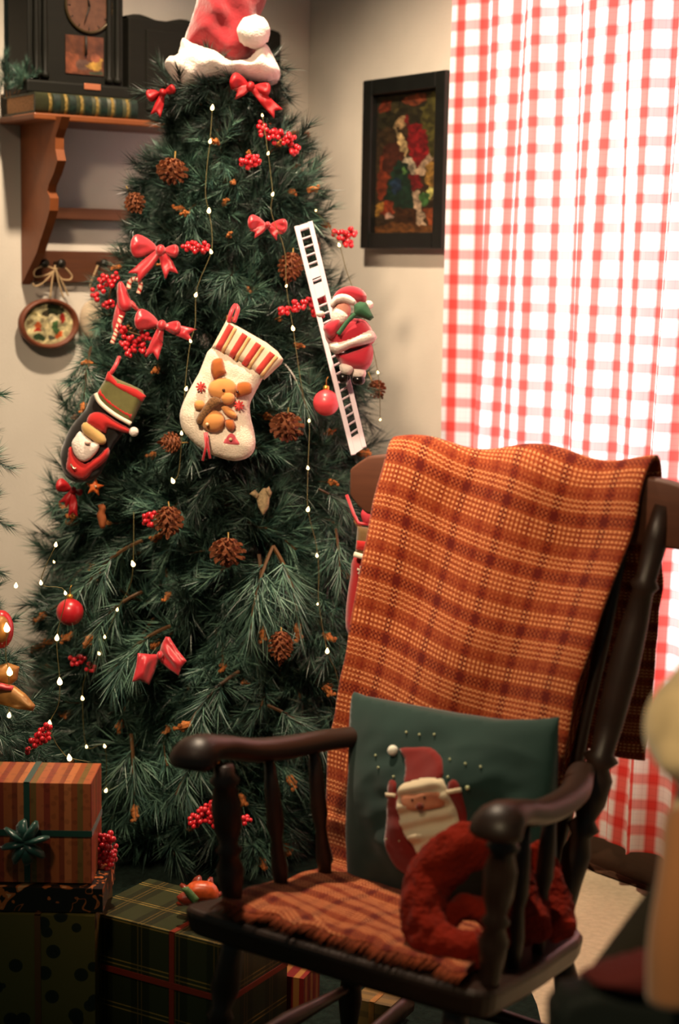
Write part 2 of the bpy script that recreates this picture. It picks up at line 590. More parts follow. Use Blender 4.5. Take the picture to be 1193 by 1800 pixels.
def painted_sheet(name, grid, painter, material, parent, nx, ny, x0, x1, y0, y1):
    """grid(x, y) -> world point; painter works in x, y"""
    xs = np.linspace(x0, x1, nx + 1); ys = np.linspace(y0, y1, ny + 1)
    P = np.array([(x, y) for y in ys for x in xs])
    pc = painter(P)
    l = np.array([lin(c) for c in pc])
    verts = [grid(x, y) for x, y in P]
    faces = [(j * (nx + 1) + i, (j + 1) * (nx + 1) + i, (j + 1) * (nx + 1) + i + 1, j * (nx + 1) + i + 1) for j in range(ny) for i in range(nx)]
    return mesh(name, verts, faces, material, parent, paint=l, smooth=False)


black_frame = mat('black_frame_lacquer', (18, 20, 18), 0.35, 0.5, noise_amt=.2)
tlp = hitR(637, 142, .035); brp = hitR(775, 437, .035); trp = hitR(783, 122, .035); blp = hitR(632, 437, .035)
S0, S1 = sR(tlp), sR(trp); Z1 = (tlp.z + trp.z) / 2; Z0 = (blp.z + brp.z) / 2
t = thing('framed_picture', 'black framed picture of a figure in a red robe beside a small tree', 'picture', WR((S0 + S1) / 2, 0.01, Z0))
fw = .042
for lo, hi in (((S0, .008, Z0), (S0 + fw, .035, Z1)), ((S1 - fw, .008, Z0), (S1, .035, Z1)), ((S0 + fw, .008, Z0), (S1 - fw, .035, Z0 + fw)), ((S0 + fw, .008, Z1 - fw), (S1 - fw, .035, Z1))):
    obox('frame', C0, ER, NR, UP, lo, hi, black_frame, t, bevel=.004)
obox('backing', C0, ER, NR, UP, (S0 + fw, .004, Z0 + fw), (S1 - fw, .012, Z1 - fw), black_frame, t)
# art drawn on a 100 x 250 field, y down
art = [((44, 40, 22), [(0, 0), (100, 0), (100, 60), (0, 60)]), ((120, 48, 26), el(14, 22, 11, 12)), ((128, 60, 34), el(60, 14, 20, 9)), ((76, 70, 30), el(88, 60, 18, 55)),
       ((70, 60, 34), el(30, 25, 5, 9)), ((128, 50, 26), [(4, 110), (18, 105), (26, 130), (12, 190), (4, 190)]), ((74, 34, 22), [(12, 90), (40, 82), (52, 130), (40, 150), (12, 140)]),
       ((120, 30, 26), [(34, 45), (48, 40), (52, 60), (40, 62)]), ((176, 140, 96), el(38, 52, 9, 12)), ((190, 160, 110), [(28, 50), (36, 70), (44, 80), (52, 95), (48, 112), (36, 95)]),
       ((136, 22, 26), [(48, 60), (66, 55), (80, 80), (84, 110), (72, 140), (62, 132), (52, 105)]), ((200, 180, 150), [(46, 112), (56, 115), (64, 130), (62, 148), (50, 140), (44, 128)]),
       ((180, 150, 120), [(64, 138), (84, 108), (92, 122), (74, 148), (62, 152)]), ((126, 26, 28), [(54, 145), (72, 148), (74, 170), (56, 176)]), ((150, 110, 50), el(88, 148, 11, 22)),
       ((190, 160, 130), [(56, 172), (68, 176), (78, 220), (84, 245), (64, 240)]), ((20, 46, 32), [(36, 118), (50, 125), (60, 185), (66, 215), (10, 208), (22, 150)]), ((28, 52, 74), el(33, 165, 9, 14)),
       ((80, 120, 60), el(44, 140, 4, 5)), ((60, 34, 16), [(30, 206), (66, 206), (68, 240), (34, 240)]), ((134, 50, 26), el(20, 205, 10, 16)), ((190, 150, 130), el(22, 218, 7, 6)), ((206, 196, 110), el(89, 180, 5, 12)),
       ((60, 100, 50), el(78, 190, 9, 12)), ((150, 70, 36), [(76, 205), (98, 205), (98, 235), (86, 240)]), ((172, 122, 50), [(0, 200), (12, 196), (10, 215), (0, 220)]), ((110, 66, 30), [(0, 238), (30, 232), (100, 240), (100, 250), (0, 250)])]
pa = poly_painter((58, 42, 24), art, .6, .14, 5.5, .11, dim=.66)
painted_sheet('print', lambda x, y: WR(S0 + fw + (S1 - S0 - 2 * fw) * x / 100, .014, Z1 - fw - (Z1 - Z0 - 2 * fw) * y / 250), pa, vcol_mat('printed_paper', .5), t, 70, 170, 0, 100, 0, 250)

# ------------------------------------------------------------------ wall shelf
shelf_w = wood('orange_brown_shelf_wood', (138, 76, 38), (104, 54, 26), 0.45, (3, 3, 3))
DS = .215
zb = hitL(200, 219, DS).z
zt = zb + .017
t0 = tL(hitL(36, 350, 0.0))
tend = tL(hitL(505, 250, .1))
tl_ = tL(hitL(10, 212, 0.0))
shelf = thing('wall_shelf', 'orange brown wooden wall shelf with scalloped bracket, plate rail and pegs', 'shelf', WL(t0, 0.0, zb - .4))
obox('shelf_board', C0, EL, NL, UP, (tend, 0.003, zb), (tl_ + .02, DS, zt), shelf_w, shelf, bevel=.004)
pr = [(108, 205), (102, 226), (97, 240), (97, 262), (101, 282), (94, 305), (85, 325), (83, 336), (88, 348), (87, 370), (80, 395), (70, 425), (64, 445), (52, 470), (37, 499), (35, 499), (35, 205)]
pb = [ray_plane(x, y, WL(t0, 0, 0), EL) for x, y in pr]
def brk(tt):
    vv = [p + EL * tt for p in pb] + [p + EL * (tt - .024) for p in pb]
    n = len(pb)
    return vv, [tuple(range(n)), tuple(range(2 * n - 1, n - 1, -1))] + [(i, n + i, n + (i + 1) % n, (i + 1) % n) for i in range(n)]
vv, fc = brk(0.0)
vv = [p + NL * max(0, .003 - (Vector(p) - C0).dot(NL)) for p in vv]
mesh('bracket', vv, fc, shelf_w, shelf, smooth=False)
vv, fc = brk(-(t0 - tend - .05))
vv = [p + NL * max(0, .003 - (Vector(p) - C0).dot(NL)) for p in vv]
mesh('bracket', vv, fc, shelf_w, shelf, smooth=False)
dark_shelf = wood('dark_brown_shelf_wood', (92, 52, 30), (66, 36, 20), 0.5)
zr1, zr0 = hitL(180, 367, .05).z, hitL(180, 388, .05).z
obox('plate_rail', C0, EL, NL, UP, (tend + .08, .003, zr0), (t0 - .024, .05, zr1), dark_shelf, shelf, bevel=.003)
zp1, zp0 = hitL(160, 442, .02).z, hitL(160, 497, .02).z
obox('peg_board', C0, EL, NL, UP, (tend + .08, .003, zp0), (t0 - .024, .02, zp1), dark_shelf, shelf, bevel=.003)
peg_m = mat('dark_peg', (26, 22, 16), .4)
for x in (68, 97, 172, 250):
    p = hitL(x, 463, .02)
    v1, f1 = lathe_geo(p, p + NL * .045, [(0, .006), (.5, .006), (.7, .011), (.9, .012), (1, .004)], 12)
    mesh('peg', v1, f1, peg_m, shelf)

# book
book = thing('book', 'thick old book with banded green and gold spine lying under the clock', 'book', WL(tL(hitL(150, 190, .2)), .1, zt))
page_m = mat('book_pages', (190, 140, 100), .9, noise_amt=.25, noise_scale=200)
cover_m = mat('book_cover', (52, 54, 32), .55, noise_amt=.3, noise_scale=50)
ta, tb = tL(hitL(236, 200, .2)), tL(hitL(60, 190, .2))
zb1 = hitL(150, 168, .2).z
obox('pages', C0, EL, NL, UP, (ta + .006, .03, zt + .006), (tb - .004, .196, zb1 - .006), page_m, book)
obox('cover', C0, EL, NL, UP, (ta, .02, zt + .001), (tb, .2, zt + .006), cover_m, book)
obox('cover', C0, EL, NL, UP, (ta, .02, zb1 - .006), (tb, .2, zb1), cover_m, book)
sp_ = []
for k in range(9):
    a = -PI / 2 + PI * k / 8
    sp_.append((.197 + .012 * math.cos(a), (zt + zb1) / 2 + (zb1 - zt) / 2 * math.sin(a)))
vv = [WL(tt, n, z) for tt in (ta, tb) for n, z in sp_]
mesh('spine', vv, [(i, i + 1, 9 + i + 1, 9 + i) for i in range(8)] + [tuple(range(9)), tuple(range(17, 8, -1))], cover_m, book)
band_m = mat('spine_gilt', (126, 104, 54), .4, noise_amt=.5, noise_scale=150)
dkg = mat('spine_panel', (18, 34, 26), .5, noise_amt=.5, noise_scale=90)
for k in range(6):
    tt = tb + (ta - tb) * (.14 + .155 * k)
    vv = [WL(q, n + .003 * math.cos(-PI / 2 + PI * i / 8), z) for q in (tt - .004, tt + .004) for i, (n, z) in enumerate(sp_)]
    mesh('spine_band', vv, [(i, i + 1, 9 + i + 1, 9 + i) for i in range(8)], band_m, book)
    vv = [WL(q, n + .0015, z) for q in (tt - .029, tt - .010) for n, z in sp_[1:8]]
    mesh('spine_panel', vv, [(i, i + 1, 7 + i + 1, 7 + i) for i in range(6)], dkg, book)

# clock
clk_m = wood('dark_clock_wood', (22, 21, 15), (14, 14, 10), .6)
clk_m.node_tree.nodes['Principled BSDF'].inputs['Specular IOR Level'].default_value = .2
c1, c2 = tL(hitL(52, 100, .16)), tL(hitL(220, 100, .16))
clock = thing('mantel_clock', 'dark wooden pendulum clock with round dial standing on the book', 'clock', WL((c1 + c2) / 2, .1, zb1))
obox('case', C0, EL, NL, UP, (c2, .03, zb1 + .03), (c1, .15, zb1 + .43), clk_m, clock, bevel=.004)
obox('plinth', C0, EL, NL, UP, (c2 - .012, .022, zb1), (c1 + .012, .168, zb1 + .034), clk_m, clock, bevel=.006)
zc_top = zb1 + .43
for k, (w, h) in enumerate(((.02, .02), (.008, .03), (-.02, .04))):
    obox('cornice', C0, EL, NL, UP, (c2 - w, .025, zc_top), (c1 + w, .16, zc_top + h), clk_m, clock, bevel=.004)
    zc_top += h
for tt in (c2 + .02, c1 - .02, c2 + .044, c1 - .044):
    v1, f1 = lathe_geo(WL(tt, .155, zb1 + .04), WL(tt, .155, zb1 + .41), [(0, .011), (.03, .011), (.05, .006), (.2, .009), (.5, .007), (.8, .009), (.95, .006), (.97, .011), (1, .011)], 12)
    mesh('column', v1, f1, clk_m, clock)
dial_m = mat('clock_dial', (88, 58, 42), .5, noise_amt=.2, noise_scale=60)
pc_ = hitL(156, 12, .153)
def disc(c, r, n, ax, ay, az):
    vv = [c + ax * (r * math.cos(2 * PI * k / n)) + ay * (r * math.sin(2 * PI * k / n)) for k in range(n)]
    vv += [p - az * .004 for p in vv]
    return vv, [tuple(range(n)), tuple(range(2 * n - 1, n - 1, -1))] + [(i, n + i, n + (i + 1) % n, (i + 1) % n) for i in range(n)]
vv, fc = disc(pc_, .062, 40, -EL, UP, NL); dial = mesh('dial', vv, fc, dial_m, clock, smooth=False)
v1, f1 = tube_geo([pc_ + -EL * (.064 * math.cos(2 * PI * k / 40)) + UP * (.064 * math.sin(2 * PI * k / 40)) for k in range(41)], .004, 8)
mesh('dial_ring', v1, f1, mat('brown_brass', (60, 48, 26), .4, metal=.4), clock)
ink = mat('dial_ink', (36, 26, 18), .6)
for k in range(12):
    a = PI / 6 * k; p = pc_ + -EL * (.051 * math.cos(a)) + UP * (.051 * math.sin(a)) + NL * .001
    tube('numeral', [p, p + (-EL * math.cos(a) + UP * math.sin(a)) * .007], .0014, ink, dial, 4)
for a, l in ((1.75, .03), (-1.9, .045)):
    tube('clock_hand', [pc_ + NL * .004, pc_ + NL * .004 + (-EL * math.cos(a) + UP * math.sin(a)) * l], [.003, .001], ink, dial, 4)
q1, q2 = hitL(115, 60, .153), hitL(182, 134, .153)
def cp(x, y):
    return C0 + EL * (tL(q1) + (tL(q2) - tL(q1)) * x) + NL * .153 + UP * (q1.z + (q2.z - q1.z) * y)
pg = poly_painter((112, 66, 44), [((150, 84, 56), [(0, .45), (.35, .5), (.3, 1), (0, 1)]), ((120, 88, 74), el(.45, .75, .2, .15)), ((206, 158, 70), [(.5, .78), (.8, .6), (.97, .55), (.95, .8), (.85, .9), (.65, .85)]),
                                  ((176, 100, 70), el(.78, .55, .14, .12)), ((70, 84, 60), [(.65, .92), (1, .88), (1, 1), (.6, 1)])], .3, 6, dim=.72)
painted_sheet('pendulum_window', lambda x, y: cp(x, y) , pg, vcol_mat('clock_painting', .35), clock, 28, 30, 0, 1, 0, 1)
tube('pendulum', [cp(.52, .0) + NL * .004, cp(.52, .5) + NL * .004], [.0035, .0035], ink, clock, 6)
obox('plaque', C0, EL, NL, UP, (tL(hitL(177, 152, .17)), .168, hitL(160, 158, .17).z), (tL(hitL(148, 152, .17)), .171, hitL(160, 147, .17).z), mat('brass_plaque', (178, 108, 76), .4, metal=.3), clock, bevel=.003)

# dark wooden box behind the hat
k1, k2 = tL(hitL(226, 100, .15)), tL(hitL(494, 100, .15))
zk = hitL(300, 34, .15).z
bx = thing('dark_wooden_box', 'dark wooden box with curved top edge standing on the shelf behind the hat', 'box', WL((k1 + k2) / 2, .08, zt))
kb = wood('blackish_box_wood', (24, 22, 16), (15, 15, 11), .7)
kb.node_tree.nodes['Principled BSDF'].inputs['Specular IOR Level'].default_value = .15
zk2 = hitL(480, 55, .15).z
obox('body', C0, EL, NL, UP, (k2, .02, zt), (k1, .15, zk2 - .004), kb, bx, bevel=.004)
n_ = 24
top = []
for i in range(n_ + 1):
    q = i / n_; tt = k1 + (k2 - k1) * q
    z = zk2 + (zk - zk2) * (1 - q) ** .6 + .006 * math.sin(q * 22)
    top.append((tt, z))
vv = [WL(a, n, b) for n in (.14, .02) for a, b in top] + [WL(a, n, zk2 - .004) for n in (.14, .02) for a, b in top]
m_ = n_ + 1
fc = []
for i in range(n_):
    fc += [(i, i + 1, 2 * m_ + i + 1, 2 * m_ + i), (m_ + i, 3 * m_ + i, 3 * m_ + i + 1, m_ + i + 1), (i, m_ + i, m_ + i + 1, i + 1)]
mesh('crest', vv, fc, kb, bx)
for x, y in ((280, 70), (252, 200), (257, 38)):
    pass
obox('front_panel', C0, EL, NL, UP, (k2 + .03, .15, zt + .03), (k1 - .05, .156, zk2 - .03), kb, bx, bevel=.003)

# hanging plate
plate_rim = wood('reddish_plate_wood', (122, 66, 40), (88, 44, 28), .5)
pcn = hitL(86, 569, .035)
plate = thing('hanging_plate', 'round wooden plate with a painted snowman hanging from the shelf by cord', 'plate', pcn - UP * .07)
rx = abs(tL(hitL(34, 569, .035)) - tL(hitL(138, 569, .035))) / 2
rz = abs(hitL(86, 525, .035).z - hitL(86, 613, .035).z) / 2
def ring_surf(prof, n=48):
    vv, fc = [], []
    for r, h in prof:
        for k in range(n):
            a = 2 * PI * k / n
            vv.append(pcn + -EL * (rx * r * math.cos(a)) + UP * (rz * r * math.sin(a)) + NL * h)
    for j in range(len(prof) - 1):
        for k in range(n):
            k2 = (k + 1) % n
            fc.append((j * n + k, j * n + k2, (j + 1) * n + k2, (j + 1) * n + k))
    return vv, fc
vv, fc = ring_surf([(.02, -.018), (.9, -.018), (1, -.008), (1, .006), (.93, .012), (.86, .008), (.80, -.006), (.02, -.008)])
mesh('rim', vv, fc, plate_rim, plate)
pp_ = poly_painter((176, 164, 122), [((60, 52, 36), el(.10, .52, .34, .20)), ((30, 34, 20), [(-.05, .98), (.45, .98), (.4, .45), (.0, .45)]), ((190, 176, 140), el(.18, .22, .2, .22)), ((176, 160, 120), [(-.35, .42), (-.2, .42), (.0, -.1), (-.12, -.2)]),
                                     ((150, 40, 30), el(.58, .22, .1, .28)), ((60, 60, 40), el(.5, .62, .14, .16)), ((190, 90, 46), el(-.46, -.12, .16, .2)), ((150, 46, 30), el(-.44, -.32, .16, .07)), ((50, 70, 44), el(-.38, -.66, .2, .16)),
                                     ((60, 60, 50), el(.1, -.7, .16, .12)), ((180, 80, 36), el(.42, -.56, .2, .2)), ((110, 100, 64), el(-.6, .5, .2, .1)), ((120, 104, 70), el(-.75, .1, .08, .14)), ((60, 86, 50), el(.3, -.2, .12, .3))], .5, 4, .16, 3.0)
N2 = 44
gv, gp = [], []
for j in range(N2 + 1):
    for i in range(N2 + 1):
        x, y = -1 + 2 * i / N2, -1 + 2 * j / N2
        # square to disc
        X = x * math.sqrt(1 - y * y / 2); Y = y * math.sqrt(1 - x * x / 2)
        gv.append(pcn + -EL * (rx * .82 * X) + UP * (rz * .82 * Y) + NL * -.002); gp.append((X, Y))
pcx = np.array([lin(c) for c in pp_(np.array(gp))])
mesh('painted_face', gv, [(j * (N2 + 1) + i, j * (N2 + 1) + i + 1, (j + 1) * (N2 + 1) + i + 1, (j + 1) * (N2 + 1) + i) for j in range(N2) for i in range(N2)], vcol_mat('plate_paint', .4), plate, paint=pcx)
cord_m = mat('pale_cord', (176, 148, 110), .8)
LQ = lambda x, y, n=.05: hitL(x, y, n)
for path in ([(97, 466), (92, 490), (88, 524)], [(97, 470), (104, 500), (112, 524)], [(97, 474), (80, 468), (62, 474), (62, 486), (80, 484), (96, 476)], [(97, 474), (112, 470), (126, 484), (122, 492), (108, 490), (98, 476)], [(96, 476), (76, 497), (62, 503), (58, 498)], [(99, 476), (112, 502), (120, 520)]):
    tube('cord', smooth_path([LQ(*p, n=.05) for p in path], 6), .0022, cord_m, plate, 6)
egg = thing('oval_ornament', 'cream oval ornament on a cord beside the round plate', 'ornament', LQ(163, 600))
pe = LQ(163, 562, .04)
ball('body', pe, .036, mat('cream_felt', (196, 176, 150), .9, noise_amt=.1), egg, ry=.018, rz=.052)
tube('cord', [LQ(172, 466, .05), LQ(158, 500, .045), LQ(163, 535, .04)], .002, cord_m, egg, 6)

# ------------------------------------------------------------------ conifer parts
needle_m = mat('pine_needles', (52, 84, 66), 0.42, 0.55)
nt = needle_m.node_tree; bs = nt.nodes['Principled BSDF']
at = nt.nodes.new('ShaderNodeAttribute'); at.attribute_name = 'paint'
oi = nt.nodes.new('ShaderNodeObjectInfo')
mr = nt.nodes.new('ShaderNodeMapRange'); mr.inputs[3].default_value = .45; mr.inputs[4].default_value = 1.25
nt.links.new(oi.outputs['Random'], mr.inputs[0])
mm = nt.nodes.new('ShaderNodeVectorMath'); mm.operation = 'SCALE'
nt.links.new(at.outputs['Color'], mm.inputs[0]); nt.links.new(mr.outputs[0], mm.inputs['Scale'])
nt.links.new(mm.outputs[0], bs.inputs['Base Color'])
bark_m = mat('brown_twig', (84, 58, 30), .8)
bud_m = mat('brown_bud', (172, 102, 46), .8, noise_amt=.4, noise_scale=200)


def needles_np(base, dirs, L, wid, side):
    """triangles"""
    n = len(base)
    tips = base + dirs * L[:, None]
    w = side * (wid / 2)
    v = np.empty((n * 3, 3))
    v[0::3] = base - w; v[1::3] = base + w; v[2::3] = tips
    return v


def make_branch(seed, Lb=.17, twigs=5, dens=1.0, droop=.25, nl=(.048, .078)):
    r = np.random.default_rng(seed)
    stems = []
    # main stem along +X with droop
    def curve(p0, d0, L, n=10, dr=droop):
        pts = [np.array(p0, float)]; d = np.array(d0, float); d /= np.linalg.norm(d)
        for _ in range(n):
            d = d + np.array([0, 0, -dr / n]); d /= np.linalg.norm(d)
            pts.append(pts[-1] + d * L / n)
        return np.array(pts)
    main = curve((0, 0, 0), (1, 0, .12), Lb)
    stems.append((main, .25, 1.0))
    for k in range(twigs):
        q = .25 + .55 * k / max(1, twigs - 1)
        i = int(q * 10); p = main[i]; d = main[i + 1] - main[i]; d /= np.linalg.norm(d)
        a = r.uniform(0, 2 * PI) if k > 3 else (PI / 2 * (1 if k % 2 else -1) + r.uniform(-.5, .5))
        side = np.array([0, math.cos(a - PI / 2), math.sin(a - PI / 2)])
        dd = d * .75 + side * r.uniform(.55, .85)
        stems.append((curve(p, dd, Lb * r.uniform(.4, .62), dr=droop * 1.3), .0, .9))
    Vn, Cn = [], []
    for pts, start, lf in stems:
        seg = pts[1:] - pts[:-1]; total = np.linalg.norm(seg, axis=1).sum()
        n = int(total / .00115 * dens * (1 - start))
        q = r.uniform(start, 1, n) ** .9
        idx = np.minimum((q * 10).astype(int), 9); fr = q * 10 - idx
        base = pts[idx] + seg[idx] * fr[:, None]
        ax = seg[idx] / np.linalg.norm(seg[idx], axis=1)[:, None]
        rnd = r.normal(size=(n, 3)); rnd -= (rnd * ax).sum(1)[:, None] * ax; rnd /= np.linalg.norm(rnd, axis=1)[:, None]
        ang = r.uniform(.35, .95, n) * (1 - .35 * q)
        d = ax * np.cos(ang)[:, None] + rnd * np.sin(ang)[:, None]
        d[:, 2] -= .12; d /= np.linalg.norm(d, axis=1)[:, None]
        L = r.uniform(nl[0], nl[1], n) * lf
        side = np.cross(d, r.normal(size=(n, 3))); side /= np.linalg.norm(side, axis=1)[:, None]
        Vn.append(needles_np(base, d, L, .0024, side))
        c0 = np.array(lin((28, 60, 54))); c1 = np.array(lin((104, 140, 118)))
        k = r.uniform(0, 1, (n, 1)) ** 1.6
        cc = c0 * (1 - k) + c1 * k
        cc = np.repeat(cc, 3, axis=0); cc[2::3] *= 1.25
        Cn.append(cc)
    v = np.vstack(Vn); c = np.vstack(Cn)
    faces = np.arange(len(v)).reshape(-1, 3)
    tv, tf = tube_geo([Vector(p) for p in main], [.0035] * 6 + [.0025] * 5, 5)
    tv = np.array([tuple(p) for p in tv]); b = len(v)
    v = np.vstack([v, tv]); c = np.vstack([c, np.tile(lin((84, 58, 30)), (len(tv), 1))])
    fcs = [tuple(f) for f in faces] + [tuple(i + b for i in f) for f in tf]
    return v, c, fcs, main[-1]


def geo_mesh(name, v, c, fcs, material):
    me = bpy.data.meshes.new(name); me.from_pydata(v.tolist(), [], fcs)
    a = me.color_attributes.new('paint', 'FLOAT_COLOR', 'POINT')
    pc = np.ones((len(v), 4), dtype=np.float32); pc[:, :3] = c
    a.data.foreach_set('color', pc.ravel()); me.materials.append(material); me.update()
    return me


BR = [make_branch(100 + i, Lb=.13 + .012 * (i % 6), twigs=4 + i % 3, droop=(.15 if i < 7 else .7)) for i in range(14)]
BRM = [geo_mesh('branch', v, c, fcs, needle_m) for v, c, fcs, tip in BR]


def bud_mesh():
    vv, ff = join_geo([lathe_geo((0, 0, 0), (.026, 0, 0), [(0, .004), (.3, .0065), (.6, .0055), (1, .001)], 7)] +
                      [ball_geo((.004 + .005 * k, .005 * math.cos(k * 2.4), .005 * math.sin(k * 2.4)), .0035, nu=6, nv=4) for k in range(5)])
    me = bpy.data.meshes.new('bud'); me.from_pydata([tuple(p) for p in vv], [], ff); me.materials.append(bud_m)
    return me


BUD = bud_mesh()


def place(me, name, parent, pos, direction, spin=0.0, sc=1.0):
    o = bpy.data.objects.new(name, me); col.objects.link(o)
    o.parent = parent
    o.location = Vector(pos) - ORG[parent.name]
    q = Vector(direction).to_track_quat('X', 'Z') @ Matrix.Rotation(spin, 3, 'X').to_quaternion()
    o.rotation_mode = 'QUATERNION'; o.rotation_quaternion = q
    o.scale = (sc, sc, sc)
    ORG[o.name] = Vector(pos)
    return o


def tree_stuff(name, items, parent, wanted=None):
    """many sprays joined into one part"""
    Vs, Cs, Fs = [], [], []; b = 0
    for k, pos, d, spin, sc, dark in items:
        v, c, fcs, tip = BR[k]
        R = (Vector(d).to_track_quat('X', 'Z').to_matrix() @ Matrix.Rotation(spin, 3, 'X'))
        R = np.array(R) * sc
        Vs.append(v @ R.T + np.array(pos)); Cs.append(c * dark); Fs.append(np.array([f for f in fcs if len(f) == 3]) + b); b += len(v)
    v = np.vstack(Vs); c = np.vstack(Cs); f = np.vstack(Fs)
    o0 = np.array(ORG[parent.name])
    me = bpy.data.meshes.new(name)
    me.vertices.add(len(v)); me.vertices.foreach_set('co', (v - o0).astype(np.float32).ravel())
    me.loops.add(len(f) * 3); me.loops.foreach_set('vertex_index', f.astype(np.int32).ravel())
    me.polygons.add(len(f)); me.polygons.foreach_set('loop_start', (np.arange(len(f)) * 3).astype(np.int32))
    me.update(calc_edges=True)
    a = me.color_attributes.new('paint', 'FLOAT_COLOR', 'POINT')
    pc = np.ones((len(v), 4), dtype=np.float32); pc[:, :3] = c
    a.data.foreach_set('color', pc.ravel()); me.materials.append(needle_m)
    o = bpy.data.objects.new(name, me); col.objects.link(o); o.parent = parent; o['kind'] = 'stuff'
    return o


AX, AY = -0.292, 4.24
RZ = [(0.0, .44), (.12, .47), (.26, .50), (.54, .50), (.75, .47), (.96, .42), (1.20, .365), (1.34, .305), (1.52, .258), (1.72, .205), (1.85, .165), (1.95, .08), (2.0, .02)]


def RT(z): return float(np.interp(z, [a for a, _ in RZ], [b for _, b in RZ]))


def surf(px, py, off=0.0):
    """depth at which the view ray meets the tree's outer surface, less off"""
    r = ray(px, py); best = None; bd = 9
    for d in np.arange(3.5, 4.5, .01):
        p = CAM + r * d
        q = math.hypot(p.x - AX, p.y - AY)
        k = q - RT(p.z)
        if k < 0:
            return d - off
        if k < bd: bd = k; best = d
    return best - off


tree = thing('christmas_tree', 'tall decorated artificial pine standing in the corner of the room', 'tree', (AX, AY, 0))
mesh('trunk', *tube_geo([(AX, AY, .0), (AX, AY, 1.0), (AX, AY, 1.9)], [.03, .022, .01], 10), bark_m, tree)
items = []
front = []
rr = random.Random(5)
NB = 720
for i in range(NB):
    q = (i + .5) / NB
    z = 1.92 * (1 - (1 - q) ** .62) if False else 0.10 + 1.78 * (1 - math.sqrt(1 - q) * 1.0) ** 1.0 * 1.0
    z = .08 + 1.80 * (1 - (1 - q) ** .75)
    a = i * 2.399963 + rr.uniform(-.2, .2)
    R = RT(z)
    fr = z / 1.9
    el_ = math.radians(-32 + 52 * fr + rr.uniform(-16, 16))
    d = Vector((math.cos(a) * math.cos(el_), math.sin(a) * math.cos(el_), math.sin(el_)))
    k = rr.randrange(14) if fr > .6 else rr.choice((7, 8, 9, 10, 11, 12, 13, 2, 4))
    sc = (.78 + .42 * (1 - fr)) * rr.uniform(.85, 1.15)
    Lb = .20 * sc
    inn = max(.0, R - Lb * math.cos(el_) * rr.uniform(.95, 1.2))
    pos = Vector((AX + math.cos(a) * inn, AY + math.sin(a) * inn, z - math.sin(el_) * .08))
    toward = -math.sin(a)   # 1 = faces the camera
    if pos.z < .10: pos.z = .10
    if pos.z > 1.66: sc *= .72; d = Vector((d.x, d.y, min(d.z, .05))).normalized()
    if pos.z > 1.80: continue
    if toward > .05 and len(front) < 290 and rr.random() < .62:
        front.append((k, pos, d, rr.uniform(0, 6.28), sc))
    else:
        # keep clear of the walls
        tip = pos + d * (Lb + .05)
        tip = pos + d * (Lb + .07 * sc)
        if (tip - C0).dot(NL) < .06 or (tip - C0).dot(NR) < .06:
            pos = pos - Vector((math.cos(a), math.sin(a), 0)) * .09; sc *= .75
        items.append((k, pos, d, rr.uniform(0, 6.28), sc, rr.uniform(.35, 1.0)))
for i in range(420):   # inner sprays fill the crown, coloured darker as shade between branches
    z = rr.uniform(.15, 1.85); a = rr.uniform(0, 6.28); R = RT(z) * rr.uniform(.1, .45)
    d = Vector((math.cos(a), math.sin(a), rr.uniform(-.6, .6))).normalized()
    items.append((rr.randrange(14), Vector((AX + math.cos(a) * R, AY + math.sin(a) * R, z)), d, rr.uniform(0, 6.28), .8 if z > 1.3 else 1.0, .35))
# large drooping sprays seen in the photograph (tip pixel, start pixel)
for (sx, sy, ex, ey, sc) in ((480, 960, 560, 1100, 1.35), (480, 960, 430, 1080, 1.2), (455, 975, 470, 1110, 1.2), (250, 950, 130, 1010, 1.2), (250, 1040, 170, 1080, 1.1), (300, 1100, 190, 1150, 1.2), (420, 1180, 330, 1240, 1.2),
                             (470, 1240, 560, 1280, 1.1), (230, 1290, 240, 1400, 1.2), (500, 640, 540, 690, .9), (560, 860, 620, 890, .8), (590, 930, 600, 1000, .9), (160, 610, 140, 700, .9), (380, 1300, 300, 1370, 1.1)):
    d0 = surf(sx, sy, .0) + .02; d1 = surf(ex, ey, .0) - .05
    a_, b_ = Q(sx, sy, d0), Q(ex, ey, d1)
    front.append((rr.choice((7, 9, 11, 13)), a_, (b_ - a_).normalized(), 0.0, sc))
front = front[:300]
for n_, (k, pos, d, spin, sc) in enumerate(front):
    o = place(BRM[k], 'branch', tree, pos, d, spin, sc)
    if n_ % 2 == 0:
        tip = BR[k][3]
        b = bpy.data.objects.new('bud', BUD); col.objects.link(b); b.parent = o
        b.location = Vector(tip) * .97; b.rotation_euler = (0, rr.uniform(-.3, .6), 0); b.scale = (1.25,) * 3
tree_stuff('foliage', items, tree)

# smaller dark tree at the left edge
AX2, AY2 = -.83, 3.52
t2 = thing('small_tree', 'dark small conifer at the left edge behind the striped gift', 'tree', (AX2, AY2, 0))
mesh('trunk', *tube_geo([(AX2, AY2, 0), (AX2, AY2, 1.2)], [.02, .008], 8), bark_m, t2)
it2 = []
for i in range(230):
    q = (i + .5) / 230; z = .10 + 1.1 * (1 - (1 - q) ** .7)
    R = max(.03, .30 * (1.28 - z) / 1.1 * (1 if z < .7 else .5)); a = i * 2.39996
    el_ = rr.uniform(-.4, .1)
    d = Vector((math.cos(a) * math.cos(el_), math.sin(a) * math.cos(el_), math.sin(el_)))
    inn = max(0, R - .13)
    it2.append((rr.randrange(14), Vector((AX2 + math.cos(a) * inn, AY2 + math.sin(a) * inn, z)), d, rr.uniform(0, 6.28), .62, .85))
for n_, (k, pos, d, spin, sc, dk) in enumerate(it2[::3]):
    place(BRM[k], 'branch', t2, pos, d, spin, sc)
tree_stuff('foliage', [x for i, x in enumerate(it2) if i % 3], t2)

